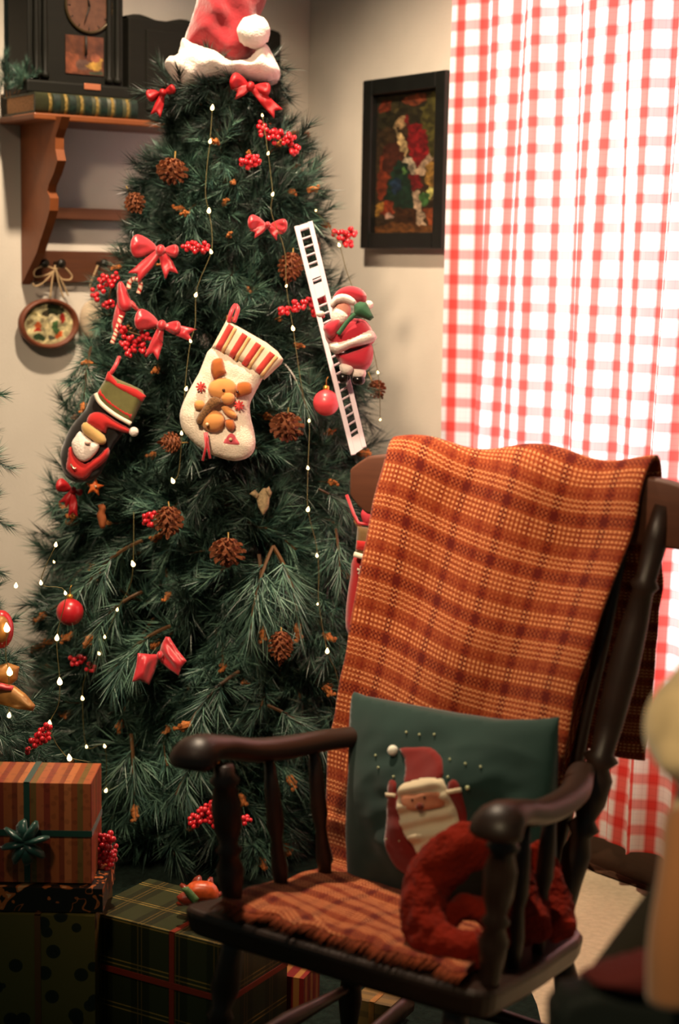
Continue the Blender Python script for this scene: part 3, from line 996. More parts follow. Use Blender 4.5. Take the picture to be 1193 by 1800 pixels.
# greenery at the left end of the shelf
gz = thing('pine_garland', 'dark pine sprigs at the left end of the shelf beside the clock', 'garland', WL(tl_ - .02, .12, zt))
for x, y, dx, dy, sc in ((18, 172, -.1, .9, .42), (5, 172, -.5, .7, .45), (36, 160, .1, 1, .40), (0, 170, -.8, .3, .42), (30, 168, .3, .8, .38), (12, 172, -.2, 1, .45), (-12, 175, -.5, .5, .42), (24, 165, .4, .7, .36), (48, 158, .1, .8, .3)):
    p = hitL(x, y, .13); p.z = max(p.z, zt + .02)
    place(BRM[rr.randrange(7)], 'branch', gz, p, (cr * dx + cu * dy + NL * .15), rr.uniform(0, 6), sc)

# ------------------------------------------------------------------ decorations
satin = mat('red_satin', (184, 36, 46), .38, .5, sheen=.3, noise_amt=.15, noise_scale=18)
satin_dark = mat('deep_red_ribbon', (160, 22, 28), .5, .4, noise_amt=.15, noise_scale=18)
berry_m = mat('red_glossy_berry', (190, 30, 40), .22, .6, coat=.4)
white_fur = mat('white_plush', (226, 212, 202), .95, .1, noise_amt=.04, noise_scale=60, sheen=.3, bump=.3, bump_scale=220)
red_plush = mat('red_plush', (132, 20, 30), .85, .2, noise_amt=.15, noise_scale=14, sheen=.5, bump=.3, bump_scale=60)


def deco(name, label, cat, px, py, d, group=None):
    return thing(name, label, cat, Q(px, py, d), group)


# hat
dh = 4.06
hat = deco('plush_hat', 'red plush hat with white fur brim and pompom on the tree top', 'hat', 392, 150, dh)
puff('crown', [(327, 95), (324, 70), (334, 40), (345, 5), (352, -40), (372, -85), (410, -105), (448, -80), (470, -30), (467, 5), (456, 30), (456, 60), (455, 84), (445, 100), (430, 112), (405, 118), (380, 105), (350, 92)], dh - .005, red_plush, hat,
     thick=.075, width=60, res=4, smooth_out=3, back=1, rough=.012, rfreq=9, wrinkle=lambda x, y: .012 * math.sin((x + y * .4) * .07) + .008 * math.sin((x - y) * .11))
puff('fur_brim', [(321, 69), (340, 78), (362, 86), (381, 92), (396, 103), (408, 109), (424, 108), (438, 104), (452, 88), (462, 78), (470, 80), (478, 94), (486, 110), (492, 124), (490, 136), (474, 142), (455, 141), (425, 136), (394, 137), (364, 143), (345, 152), (321, 154), (306, 140), (291, 120), (290, 112), (298, 101), (312, 98)],
     dh - .045, white_fur, hat, thick=.06, width=26, res=3.5, smooth_out=3, back=2, rough=.010, rfreq=16)
ball('pompom', Q(446, 56, dh - .10), .038, white_fur, hat, nu=24, nv=16)
add_mod(hat.children[-1], 'DISPLACE', strength=.01, texture=(lambda t: (setattr(t, 'noise_scale', .012), t)[1])(bpy.data.textures.new('fur_clouds', 'CLOUDS')))


def rot_pts(pts, cx, cy, ang, s):
    c, s_ = math.cos(ang), math.sin(ang)
    return [(cx + (x * c - y * s_) * s, cy + (x * s_ + y * c) * s) for x, y in pts]


def bow(label, cx, cy, d, size, ang=0.0, m=None, tails=((-.5, 1.0), (.5, 1.0)), group='red ribbon bows on the tree', loops=(1, 1)):
    m = m or satin
    t = deco('ribbon_bow', label, 'bow', cx, cy, d, None)
    L = [(-.05, 0), (-.35, -.30), (-.8, -.48), (-1.0, -.30), (-1.02, .05), (-.85, .30), (-.5, .25), (-.15, .10)]
    wr = lambda x, y: .006 * math.sin((x - cx) * .5) 
    if loops[0]: puff('loop', rot_pts([(x * loops[0], y * loops[0]) for x, y in L], cx, cy, ang, size), d, m, t, thick=size * .00032, res=2.5, smooth_out=3, back=.8, gx=.0008, wrinkle=lambda x, y: .0045 * math.sin((y - cy + .3 * (x - cx)) * 11 / size))
    if loops[1]: puff('loop', rot_pts([(-x * loops[1], y * .95 * loops[1] + .04) for x, y in L], cx, cy, ang, size), d, m, t, thick=size * .00032, res=2.5, smooth_out=3, back=.8, gx=-.0008, wrinkle=lambda x, y: .0045 * math.sin((y - cy - .3 * (x - cx)) * 11 / size))
    for tx, ty in tails:
        n = math.hypot(tx, ty); ux, uy = tx / n, ty / n; wx, wy = -uy * .24, ux * .24
        P = [(-wx * .4, -wy * .4), (tx * .5 - wx * .8 + .04, ty * .5 - wy * .8), (tx - wx, ty - wy), (tx - ux * .2, ty - uy * .2), (tx + wx, ty + wy), (tx * .5 + wx * .8, ty * .5 + wy * .8), (wx * .4, wy * .4)]
        puff('tail', rot_pts(P, cx, cy, ang, size), d - .004, m, t, thick=.004, res=3, back=.8, wrinkle=lambda x, y: .004 * math.sin((y - cy + x - cx) * 7 / size))
    puff('knot', rot_pts(el(0, 0, .17, .2, 12), cx, cy, ang, size), d - .008, m, t, thick=.012, res=3, back=1)
    return t


S = surf
bow('red bow under the right side of the hat brim', 440, 152, 3.96, 46, .25, satin_dark, ((1.3, .75), (-.6, .45)), loops=(.8, .75))
bow('dark red bow under the left end of the hat brim', 286, 163, 3.98, 38, -.35, satin_dark, ((-.7, .9),), loops=(.75, .6))
bow('small pink red bow above the pinecone beside the ladder', 470, 396, S(470, 396, .03), 34, 0.1, satin, ((-.75, .55), (.7, .55)))
bow('large red bow on the upper left of the tree', 282, 440, S(282, 440, .04), 52, .08, satin, ((-.85, 1.0), (.45, .85)), loops=(1, .6))
t = deco('ribbon_bow', 'tall red ribbon beside the candy canes', 'bow', 212, 590, S(216, 540, .06))
dq = S(216, 540, .06)
puff('loop', [(206, 500), (214, 495), (222, 508), (228, 522), (232, 540), (222, 548), (212, 545), (206, 530)], dq, satin, t, thick=.014, res=3, smooth_out=2)
puff('tail', [(206, 530), (214, 542), (222, 547), (214, 570), (208, 592), (200, 588), (197, 570), (201, 548)], dq + .004, satin, t, thick=.006, res=3, wrinkle=lambda x, y: .006 * math.sin(x * .4))
tube('strand', smooth_path([Q(228, 532, dq), Q(240, 542, dq), Q(250, 552, dq)], 4), [.007, .007, .007, .006, .006, .005, .004, .003, .002], satin, t, 8, flat=.4)
bow('wide red bow with trailing end above the dark stocking', 284, 572, S(284, 572, .05), 50, .18, satin, ((1.2, .15), (-.15, 1.2)), loops=(.95, .65))
t = deco('ribbon_bow', 'folded red bow low in the middle of the tree', 'bow', 280, 1180, S(280, 1160, .07))
dq = S(280, 1160, .07)
puff('flap', [(264, 1150), (242, 1148), (239, 1172), (232, 1199), (246, 1196), (262, 1204), (272, 1180), (281, 1150)], dq, satin, t, thick=.012, res=3, gx=.0006, wrinkle=lambda x, y: .008 * math.sin((x + y * .3) * .22))
puff('flap', [(279, 1150), (284, 1132), (291, 1119), (298, 1120), (312, 1142), (328, 1162), (318, 1174), (314, 1188), (298, 1178), (282, 1164)], dq, satin, t, thick=.012, res=3, gx=-.0006, wrinkle=lambda x, y: .008 * math.sin((x - y * .8) * .24))
puff('knot', el(281, 1152, 6, 8, 12), dq - .01, satin, t, thick=.010, res=2.5)
bow('dark red bow under the dark stocking', 128, 862, S(128, 862, .05), 34, .3, satin_dark, ((-.3, .9), (.4, 1.3)), loops=(.9, .5))

BERRY = None


def berries(label, pts, d, r=4.6, stem=None, n=22, spread=None, name='berry_spray'):
    global BERRY
    cx = sum(p[0] for p in pts) / len(pts); cy = sum(p[1] for p in pts) / len(pts)
    t = deco(name, label, 'berries', cx, cy, d)
    if BERRY is None:
        vv, ff = ball_geo((0, 0, 0), 1, nu=12, nv=8)
        BERRY = bpy.data.meshes.new('berry'); BERRY.from_pydata([tuple(p) for p in vv], [], ff)
        BERRY.polygons.foreach_set('use_smooth', [True] * len(ff)); BERRY.materials.append(berry_m)
    R_ = random.Random(int(cx * 7 + cy)); placed = []
    k = 0; tries = 0
    while k < n and tries < 2000:
        tries += 1
        p = R_.choice(pts); w = p[2] if len(p) > 2 else 12
        x = p[0] + R_.gauss(0, w * .42); y = p[1] + R_.gauss(0, w * .38); z = R_.uniform(-.012, .012)
        if any((x - a) ** 2 + (y - b) ** 2 + (z * 700 - c * 700) ** 2 < (1.5 * r) ** 2 for a, b, c in placed): continue
        placed.append((x, y, z))
        o = bpy.data.objects.new('berry', BERRY); col.objects.link(o); o.parent = t
        o.location = Q(x, y, d + z) - ORG[t.name]; s = r * d / F * R_.uniform(.85, 1.1); o.scale = (s, s, s)
        k += 1
    st = [join for join in pts]
    tube('stem', [Q(p[0], p[1], d + .016) for p in pts] + [Q(cx + 4, cy + 6, d + .06)], .0018, bark_m, t, 5)
    return t


berries('red berry spray near the top right of the tree', [(460, 228, 12), (482, 236, 14), (508, 246, 14), (518, 262, 12)], S(490, 245, .03), n=40)
berries('small red berry cluster under the top spray', [(424, 284, 10), (440, 282, 12), (450, 284, 9)], S(437, 283, .03), n=22)
berries('red berry cluster right of the large upper bow', [(330, 436, 8), (344, 436, 11), (360, 437, 9)], S(345, 437, .04), n=22)
berries('red berries beside the ladder top at the tree edge', [(588, 408, 8), (604, 412, 12), (620, 408, 8), (610, 428, 7)], 4.10, n=24)
berries('red berries left of the climbing figure', [(500, 546, 9), (520, 540, 13), (545, 535, 13), (565, 526, 10), (555, 552, 10)], S(535, 540, .07), n=44)
berries('loose red berries on twigs near the hanging plate', [(166, 520, 10), (182, 490, 10), (204, 484, 8), (188, 536, 10), (196, 500, 9), (176, 506, 8)], 4.05, n=36)
berries('red berry bunch under the wide bow', [(220, 604, 10), (238, 600, 13), (250, 612, 12), (232, 618, 10), (256, 592, 9), (216, 580, 8)], S(238, 600, .06), n=44)
berries('dark red berries beside the lit pinecone', [(258, 912, 9), (270, 906, 9), (262, 922, 8)], S(262, 912, .03), n=16)
berries('red berry bunch behind the left chair arm', [(345, 1440, 10), (362, 1430, 14), (380, 1418, 15), (385, 1440, 15), (345, 1446, 10), (392, 1425, 14), (432, 1440, 7)], S(375, 1435, .17), n=75, r=4.8)
berries('dense red berry cluster behind the striped gift', [(166, 1470, 12), (180, 1480, 15), (186, 1500, 16), (178, 1510, 14), (194, 1505, 9)], 3.22, n=60, r=5.5)
berries('dark red berries low at the left above the striped gift', [(66, 1304, 9), (80, 1288, 12), (74, 1296, 9), (50, 1320, 5)], 3.45, n=24, r=5)
berries('dim red berries deep in the lower left branches', [(132, 1160, 10), (142, 1158, 9), (160, 1174, 8)], S(140, 1160, -.0), n=18)


# pinecones
cone_m = mat('pinecone_scales', (132, 76, 44), .7, .3, rgb2=(92, 50, 28), noise_scale=90)


def pinecone_mesh(Lc=.05, R=.026, turns=62):
    parts = [lathe_geo((0, 0, 0), (Lc * .94, 0, 0), [(0, .004), (.1, R * .5), (.4, R * .68), (.75, R * .45), (1, .002)], 10)]
    for k in range(turns):
        q = (k + .5) / turns; a = k * 2.39996
        rad = R * (math.sin(PI * min(1, q * 1.05 + .10)) ** .6) * .98
        x = Lc * q
        ca, sa = math.cos(a), math.sin(a)
        tip = Vector((x + .004 + .004 * q, ca * rad, sa * rad)); base = Vector((x, ca * rad * .35, sa * rad * .35))
        side = Vector((0, -sa, ca)); nn = Vector((1, 0, 0))
        w = .0048 * (1.15 - .4 * q)
        vs_ = [base - side * w * .4, base + side * w * .4, tip + side * w - nn * .001, tip - side * w - nn * .001, tip + (tip - base).normalized() * .0015, tip + nn * .0032, base + nn * .003]
        fs = [(0, 1, 2, 3), (3, 2, 4), (0, 3, 5, 6), (2, 1, 6, 5), (3, 4, 5), (4, 2, 5), (0, 6, 1)]
        parts.append((vs_, fs))
    vv, ff = join_geo(parts)
    me = bpy.data.meshes.new('cone_scales'); me.from_pydata(vv, [], ff); me.materials.append(cone_m)
    return me


PC = [pinecone_mesh(), pinecone_mesh(.062, .025, 74), pinecone_mesh(.040, .030, 56)]


def pinecone(label, px, py, d, s=1.0, ang=90, k=0, lean=.4):
    t = deco('pinecone', label, 'pinecone', px, py, d)
    a = math.radians(ang)
    dr = cr * math.cos(a) - cu * math.sin(a) - fwd * lean
    L_ = (.05, .062, .040)[k] * s
    o = place(PC[k], 'scales', t, Q(px, py, d) - dr.normalized() * L_ * .5, dr, 0, s)
    tube('hanging_loop', [Q(px, py, d) - dr.normalized() * L_ * .5, Q(px - math.cos(a) * 30, py - math.sin(a) * 34, d + .03)], .0015, mat('gold_thread', (150, 120, 60), .5), t, 5)
    return t


pinecone('round pinecone high on the left of the tree', 303, 300, S(303, 300, .03), 1.3, 100, 2)
pinecone('dark pinecone at the left tree edge near the plate rail', 237, 357, S(237, 357, .0), 1.0, 60, 0)
pinecone('long pinecone left of the ladder', 510, 470, S(510, 470, .02), 1.2, 100, 1)
pinecone('broad pinecone under the red bauble near the ladder', 504, 750, S(504, 750, .05), 1.35, 95, 2, .9)
pinecone('small pinecone left of the cream stocking toe', 300, 778, S(300, 778, .02), .95, 180, 0)
pinecone('pointed pinecone beside the dark red berries', 296, 916, S(296, 916, .05), 1.35, 90, 0, .6)
pinecone('broad pinecone in the middle of the tree', 400, 970, S(400, 970, .06), 1.4, 92, 2, .7)
pinecone('long pinecone hanging low beside the chair back', 493, 1137, S(493, 1137, .09), 1.15, 92, 1, .5)
pinecone('dark pinecone on the right tree edge beside the ladder', 662, 684, 4.12, .9, 60, 0)

# baubles
bauble_m = mat('red_bauble', (178, 30, 38), .32, .5, coat=.3)
pink_m = mat('pink_red_bauble', (214, 66, 74), .4, .5, coat=.2)
gold = mat('gold_metal', (196, 150, 70), .35, metal=.8)


def bauble(label, px, py, r, d, m):
    t = deco('bauble', label, 'bauble', px, py + r, d)
    R = r * d / F
    ball('sphere', Q(px, py, d), R, m, t, nu=28, nv=18)
    c = Q(px, py - r, d)
    v1, f1 = lathe_geo(c - UP * .003, c + UP * .010, [(0, .007), (.8, .007), (1, .003)], 12)
    mesh('cap', v1, f1, gold, t)
    tube('hook', [c + UP * .01, c + UP * .022, c + UP * .03 + cr * .004], .001, gold, t, 5)
    return t


bauble('shiny red bauble low on the left of the tree', 123, 1076, 24, S(123, 1076, .13), bauble_m)
bauble('pink red bauble left of the ladder', 573, 708, 23, S(573, 708, .08), pink_m)
# heart-like pink ornament behind the throw
t = deco('quilted_ornament', 'pink quilted ornament on a red ribbon beside the chair back', 'ornament', 646, 922, 3.80)
puff('body', [(634, 905), (640, 892), (655, 886), (668, 894), (670, 910), (658, 920), (642, 922)], 3.80, mat('pink_felt', (206, 60, 74), .8), t, thick=.018, res=3, smooth_out=3)
tube('ribbon', [Q(609, 870, 3.83), Q(622, 905, 3.82), Q(630, 920, 3.80), Q(648, 922, 3.79)], .004, satin, t, 6)

# candy canes
cane_m = bpy.data.materials.new('candy_cane'); cane_m.use_nodes = True
nt = cane_m.node_tree; b_ = nt.nodes['Principled BSDF']; b_.inputs['Roughness'].default_value = .3
uvn = nt.nodes.new('ShaderNodeUVMap'); uvn.uv_map = 'UVMap'
sx = nt.nodes.new('ShaderNodeSeparateXYZ'); nt.links.new(uvn.outputs[0], sx.inputs[0])
ad = nt.nodes.new('ShaderNodeMath'); ad.operation = 'ADD'; nt.links.new(sx.outputs[0], ad.inputs[0]); nt.links.new(sx.outputs[1], ad.inputs[1])
fr_ = nt.nodes.new('ShaderNodeMath'); fr_.operation = 'FRACT'; nt.links.new(ad.outputs[0], fr_.inputs[0])
gt = nt.nodes.new('ShaderNodeMath'); gt.operation = 'GREATER_THAN'; gt.inputs[1].default_value = .62; nt.links.new(fr_.outputs[0], gt.inputs[0])
mxc = nt.nodes.new('ShaderNodeMix'); mxc.data_type = 'RGBA'; mxc.inputs[6].default_value = (*lin((226, 196, 170)), 1); mxc.inputs[7].default_value = (*lin((176, 40, 36)), 1)
nt.links.new(gt.outputs[0], mxc.inputs[0]); nt.links.new(mxc.outputs[2], b_.inputs['Base Color'])


def cane(label, path, d):
    pts = smooth_path([Q(x, y, d) for x, y in path], 6)
    v1, f1 = tube_geo(pts, .0055, 10)
    uv = [((i // 10) / len(pts) * 7, (i % 10) / 10) for i in range(len(v1))]
    o = mesh('candy_cane', v1, f1, cane_m, uv=uv)
    tag(o, label, 'candy cane')


cane('candy cane hook above the tall red bow', [(226, 508), (228, 496), (236, 490), (245, 493), (247, 503), (243, 516)], S(236, 500, .06))
cane('straight candy cane end below the tall red bow', [(213, 555), (207, 575), (202, 590), (197, 604)], S(205, 580, .08))

# fairy lights
bulb_m = mat('warm_bulb', (255, 214, 140), .3, emit=9)
wire_m = mat('gold_wire', (88, 82, 46), .5, metal=.3)


def teardrop():
    v1, f1 = lathe_geo((0, 0, -.0055), (0, 0, .009), [(0, .001), (.15, .0042), (.4, .005), (.7, .003), (1, .0006)], 10)
    me = bpy.data.meshes.new('bulb'); me.from_pydata([tuple(p) for p in v1], [], f1)
    me.polygons.foreach_set('use_smooth', [True] * len(f1)); me.materials.append(bulb_m)
    return me


TD = teardrop()


def lights(label, path, bulbs, off=.05, dd=None):
    """path: wire pixels; bulbs: (x, y, size)"""
    D = (lambda x, y: dd) if dd else (lambda x, y: surf(x, y, off))
    x0, y0 = path[0][0], path[0][1]
    t = deco('fairy_lights', label, 'string lights', x0, y0, D(x0, y0))
    if len(path) > 1:
        tube('wire', smooth_path([Q(x, y, D(x, y)) for x, y in path], 5), .0009, wire_m, t, 5)
    for x, y, s in bulbs:
        o = bpy.data.objects.new('bulb', TD); col.objects.link(o); o.parent = t
        o.location = Q(x, y, D(x, y) - .008) - ORG[t.name]; o.scale = (s * .8, s * .8, s * .85); o.rotation_euler = (.2, rr.uniform(-.4, .4), 0)
    return t


lights('string of warm lights down the upper left of the tree', [(373, 190), (369, 248), (364, 290), (361, 340), (367, 372), (372, 405), (371, 443), (352, 490), (344, 520), (343, 570), (335, 600), (329, 640), (325, 684), (320, 762), (314, 830), (304, 846)],
       [(373, 190, 1.1), (369, 249, .9), (367, 371, 1.1), (371, 443, .9), (344, 519, .9), (335, 600, .7), (327, 684, .9), (319, 762, .8), (304, 846, 1.1)])
lights('string of warm lights down the middle right of the tree', [(461, 203), (471, 270), (476, 310), (479, 342), (477, 375), (500, 440), (503, 503), (515, 578), (530, 680), (543, 740), (541, 825), (541, 895), (556, 960), (560, 1010), (560, 1060), (575, 1145), (590, 1180), (598, 1222)],
       [(461, 203, .6), (471, 270, .7), (479, 342, .8), (503, 503, .6), (515, 578, 1.0), (543, 740, .7), (541, 823, .8), (541, 896, 1.0), (557, 977, .8), (558, 1062, .5), (575, 1145, 1.1), (598, 1222, .8)])
lights('short light strand with glowing bulbs low at the left', [(98, 958), (72, 1025), (115, 1040), (100, 1120), (105, 1198), (102, 1240), (88, 1270), (95, 1300), (108, 1320), (122, 1332), (160, 1340)],
       [(98, 958, .9), (28, 1030, 1.0), (72, 1025, .9), (115, 1043, .8), (100, 1122, 1.2), (105, 1199, 1.4), (87, 1272, 1.1), (122, 1333, 1.3)], dd=3.50)
lights('sparse light strand across the lower left branches', [(235, 900), (234, 990), (228, 1030), (206, 1072), (190, 1110), (184, 1118), (174, 1150), (150, 1190), (145, 1228), (152, 1312), (184, 1312), (186, 1390)],
       [(234, 992, 1.2), (206, 1072, .7), (184, 1120, .7), (174, 1149, .8), (145, 1228, .9), (152, 1313, .7), (184, 1312, .8), (186, 1390, .9), (95, 988, .5)])
lights('light strand on the right tree edge behind the ladder', [(555, 372), (575, 395), (596, 430), (610, 480), (640, 560), (664, 655), (668, 738)], [(555, 370, .5), (596, 431, .8), (664, 655, .6), (668, 738, .5)], dd=4.08)
lights('two bulbs glowing at the far left edge', [(14, 1100), (10, 1150), (15, 1182), (16, 1258)], [(12, 1105, 1.6), (17, 1182, 1.5), (16, 1258, 1.0)], dd=3.30)

# gold ribbon and red shell ornament at the left edge
gr_m = mat('gold_ribbon', (160, 112, 56), .45, metal=.2, noise_amt=.3, noise_scale=40)
t = deco('gold_ribbon', 'wide gold and red ribbon hanging at the left edge over the small tree', 'ribbon', 20, 1240, 3.32)
puff('upper_fold', [(-40, 1180), (-10, 1172), (14, 1165), (34, 1172), (30, 1195), (16, 1206), (-10, 1200), (-40, 1205)], 3.32, gr_m, t, thick=.014, res=3, gx=.0004)
puff('lower_fold', [(-40, 1202), (0, 1200), (25, 1205), (45, 1220), (62, 1240), (58, 1250), (30, 1246), (0, 1238), (-40, 1235)], 3.31, gr_m, t, thick=.018, res=3, gx=-.0005)
puff('red_edge', [(-40, 1206), (0, 1200), (24, 1206), (22, 1216), (0, 1212), (-40, 1216)], 3.295, satin, t, thick=.010, res=3)
t = deco('red_disc_ornament', 'round red ornament with a gold centre at the left edge', 'ornament', 5, 1138, 3.33)
puff('rim', el(2, 1106, 22, 34, 20), 3.33, bauble_m, t, thick=.02, res=3)
puff('centre', el(2, 1106, 15, 24, 16), 3.315, gr_m, t, thick=.014, res=3)

# ------------------------------------------------------------------ stockings
felt = lambda n, c, **k: mat(n, c, .9, .15, sheen=.3, **k)
cream = felt('cream_felt_stocking', (226, 212, 192), noise_amt=.05, noise_scale=30, bump=.3, bump_scale=300)
ds_ = S(400, 680, .075)
st = deco('christmas_stocking', 'cream stocking with red striped cuff and a plush reindeer', 'stocking', 408, 810, ds_)
puff('body', [(375, 608), (350, 655), (330, 690), (318, 718), (316, 738), (322, 757), (340, 778), (362, 794), (385, 804), (410, 810), (432, 806), (445, 795), (449, 778), (446, 757), (441, 735), (439, 712), (446, 695), (460, 668), (466, 655), (430, 636)],
     ds_, cream, st, thick=.028, width=26, res=4, smooth_out=3, back=.7, rough=.004, rfreq=14)
puff('cuff', [(398, 563), (372, 611), (400, 626), (430, 640), (464, 668), (478, 655), (494, 640), (498, 632), (488, 618), (468, 602), (440, 586), (415, 572)], ds_ - .014, felt('cream_cuff', (222, 200, 172)), st, thick=.018, width=12, res=4, back=1)
red_st = felt('red_stripe_felt', (190, 58, 50)); tan_st = felt('tan_stripe_felt', (206, 160, 106))
cuff_o = st.children[-1]
CUFP = np.array([(398, 563), (372, 611), (400, 626), (430, 640), (464, 668), (478, 655), (494, 640), (498, 632), (488, 618), (468, 602), (440, 586), (415, 572)], float)
def cufh(x, y):
    t = min(1, float(dist_poly(np.array([[x, y]]), CUFP)[0]) / 12)
    return .018 * math.sqrt(max(0, 1 - (1 - t) ** 2)) + .001
for k in range(4):
    q = (.05 + .25 * k)
    A = np.array([398, 566]) + (np.array([494, 632]) - np.array([398, 566])) * q
    B = np.array([374, 610]) + (np.array([466, 664]) - np.array([374, 610])) * q
    w = np.array([96, 66]) * .095
    puff('cuff_stripe', [tuple(A), tuple(A + w), tuple(B + w), tuple(B)], ds_ - .014, red_st, cuff_o, thick=.002, res=3, back=.5, base=cufh)
    if k < 3 or True:
        w2 = np.array([96, 66]) * .05; off = np.array([96, 66]) * .105
        puff('cuff_stripe', [tuple(A + off), tuple(A + off + w2), tuple(B + off + w2), tuple(B + off)], ds_ - .014, tan_st, cuff_o, thick=.0015, res=3, back=.5, base=cufh)
tube('hanging_loop', smooth_path([Q(402, 566, ds_ - .02), Q(406, 550, ds_ - .02), Q(413, 537, ds_), Q(418, 545, ds_ - .01), Q(411, 566, ds_ - .018)], 5), .005, satin, st, 8)
dr = ds_ - .032
brown_p = felt('brown_plush', (168, 92, 40), noise_amt=.1); tan_p = felt('tan_plush', (206, 140, 78), noise_amt=.08)
deer = puff('reindeer_head', el(391, 684, 26, 20, 18) , dr, tan_p, st, thick=.016, res=3, smooth_out=0)
puff('muzzle', el(400, 700, 13, 12, 14), dr - .008, tan_p, deer, thick=.012, res=3)
puff('antler', [(374, 664), (370, 650), (372, 636), (380, 630), (390, 630), (393, 638), (395, 648), (398, 656), (388, 660), (380, 666)], dr - .002, brown_p, deer, thick=.010, res=3, smooth_out=2)
puff('antler', [(414, 698), (414, 686), (418, 674), (432, 671), (442, 676), (442, 690), (432, 695), (420, 698)], dr - .002, brown_p, deer, thick=.010, res=3, smooth_out=2)
for x, y in ((393, 686), (417, 689)):
    ball('eye', Q(x, y, dr - .017), .0035, mat('dark_bead', (60, 24, 12), .2), deer, nu=8, nv=6)
puff('reindeer_body', el(374, 740, 22, 20, 16), dr, tan_p, st, thick=.020, res=3)
for P in ([(342, 706), (356, 704), (362, 716), (352, 722), (342, 718)], [(388, 716), (400, 714), (416, 728), (412, 736), (398, 730)], [(396, 738), (410, 738), (413, 752), (405, 758), (396, 750)]):
    puff('limb', P, dr - .003, tan_p if P[0][0] != 396 else brown_p, st, thick=.010, res=3, smooth_out=2)
puff('scarf', [(369, 700), (381, 698), (392, 708), (372, 722), (352, 748), (344, 738), (356, 718)], dr - .014, felt('dark_striped_scarf', (110, 76, 44), noise_amt=.5, noise_scale=260), st, thick=.008, res=3, smooth_out=2)
snow_r = felt('red_snowflake_felt', (200, 60, 56))
for x, y in ((353, 680), (420, 713)):
    for k in range(4):
        a = PI * k / 4
        puff('snowflake_arm', [(x + 9 * math.cos(a) - 1.6 * math.sin(a), y + 9 * math.sin(a) + 1.6 * math.cos(a)), (x + 9 * math.cos(a) + 1.6 * math.sin(a), y + 9 * math.sin(a) - 1.6 * math.cos(a)),
                               (x - 9 * math.cos(a) + 1.6 * math.sin(a), y - 9 * math.sin(a) - 1.6 * math.cos(a)), (x - 9 * math.cos(a) - 1.6 * math.sin(a), y - 9 * math.sin(a) + 1.6 * math.cos(a))], dr - .001 - .0004 * k, snow_r, st, thick=.002, res=5)
puff('heart_patch', [(386, 783), (394, 770), (404, 760), (412, 762), (422, 776), (422, 783), (405, 783)], dr + .006, felt('rose_patch', (196, 84, 92)), st, thick=.005, res=3)
ball('button', Q(405, 772, dr - .002), .004, mat('cream_button', (220, 190, 150), .5), st, nu=8, nv=6)
ball('button', Q(364, 746, dr - .024), .004, MATS['cream_button'], st, nu=8, nv=6)
for P in ([(360, 760), (362, 785), (356, 810)], [(363, 760), (366, 788), (369, 806)]):
    tube('ribbon_tail', [Q(x, y, dr - .01) for x, y in P], .003, satin, st, 6)

# dark stocking with a figure
dd_ = S(175, 770, .06)
st = deco('christmas_stocking', 'dark stocking with green and red cuff and a bearded figure in a red hat', 'stocking', 140, 845, dd_)
black_felt = felt('black_felt', (24, 20, 16))
puff('body', [(168, 690), (150, 720), (125, 750), (108, 790), (107, 815), (116, 838), (134, 848), (154, 846), (172, 838), (186, 815), (196, 790), (214, 765), (234, 742), (232, 700)], dd_, black_felt, st, thick=.03, width=20, res=4, smooth_out=3)
olive = felt('olive_felt', (96, 92, 52), noise_amt=.2); redf = felt('red_felt', (170, 34, 32))
cf = puff('cuff', [(190, 654), (184, 668), (168, 694), (172, 706), (190, 722), (210, 735), (228, 744), (236, 736), (244, 718), (256, 698), (250, 686), (230, 676), (206, 666)], dd_ - .02, olive, st, thick=.02, width=12, res=4)
puff('cuff_band', [(190, 652), (184, 668), (206, 684), (236, 700), (250, 706), (257, 696), (240, 684), (206, 672)], dd_ - .036, redf, cf, thick=.006, res=3)
puff('cuff_band', [(176, 684), (171, 692), (190, 712), (215, 728), (230, 736), (232, 728), (210, 716), (190, 700)], dd_ - .036, redf, cf, thick=.005, res=3)
tube('trim_braid', smooth_path([Q(168, 692, dd_ - .036), Q(176, 708, dd_ - .038), (Q(200, 728, dd_ - .040)), Q(230, 745, dd_ - .038)], 6), .005, felt('white_braid', (226, 214, 192)), cf, 8)
tube('hanging_loop', smooth_path([Q(192, 660, dd_ - .02), Q(202, 645, dd_ - .02), Q(210, 628, dd_ + .0)], 5), .005, satin, st, 8)
puff('figure_hat', [(152, 742), (158, 728), (172, 724), (186, 728), (200, 738), (214, 746), (228, 754), (226, 762), (208, 758), (190, 752), (186, 762), (172, 757), (160, 750)], dd_ - .032, redf, st, thick=.014, res=3, smooth_out=2)
puff('hat_brim', el(163, 760, 26, 9, 14) if False else [(143, 748), (152, 742), (170, 754), (184, 766), (186, 778), (176, 782), (160, 772), (146, 762)], dd_ - .038, felt('tan_fur', (186, 150, 92), noise_amt=.2), st, thick=.010, res=3, smooth_out=2)
ball('hat_pompom', Q(235, 759, dd_ - .03), .011, white_fur, st)
puff('beard', [(140, 758), (132, 768), (126, 778), (128, 792), (136, 806), (148, 812), (160, 806), (172, 792), (174, 780), (162, 776), (150, 766)], dd_ - .036, white_fur, st, thick=.014, res=3, smooth_out=2)
puff('nose', el(154, 778, 6, 4, 10), dd_ - .052, felt('pale_face', (222, 184, 168)), st, thick=.006, res=2)
puff('figure_coat', [(120, 788), (128, 784), (132, 800), (150, 814), (164, 806), (174, 800), (190, 786), (192, 800), (180, 816), (164, 828), (148, 844), (128, 838), (116, 824), (118, 806)], dd_ - .024, redf, st, thick=.018, res=3, smooth_out=2)
tube('belt_clasp', [Q(124, 816, dd_ - .048), Q(130, 824, dd_ - .05), Q(134, 822, dd_ - .05)], .0022, mat('bright_metal', (220, 190, 160), .2, metal=.8), st, 6)

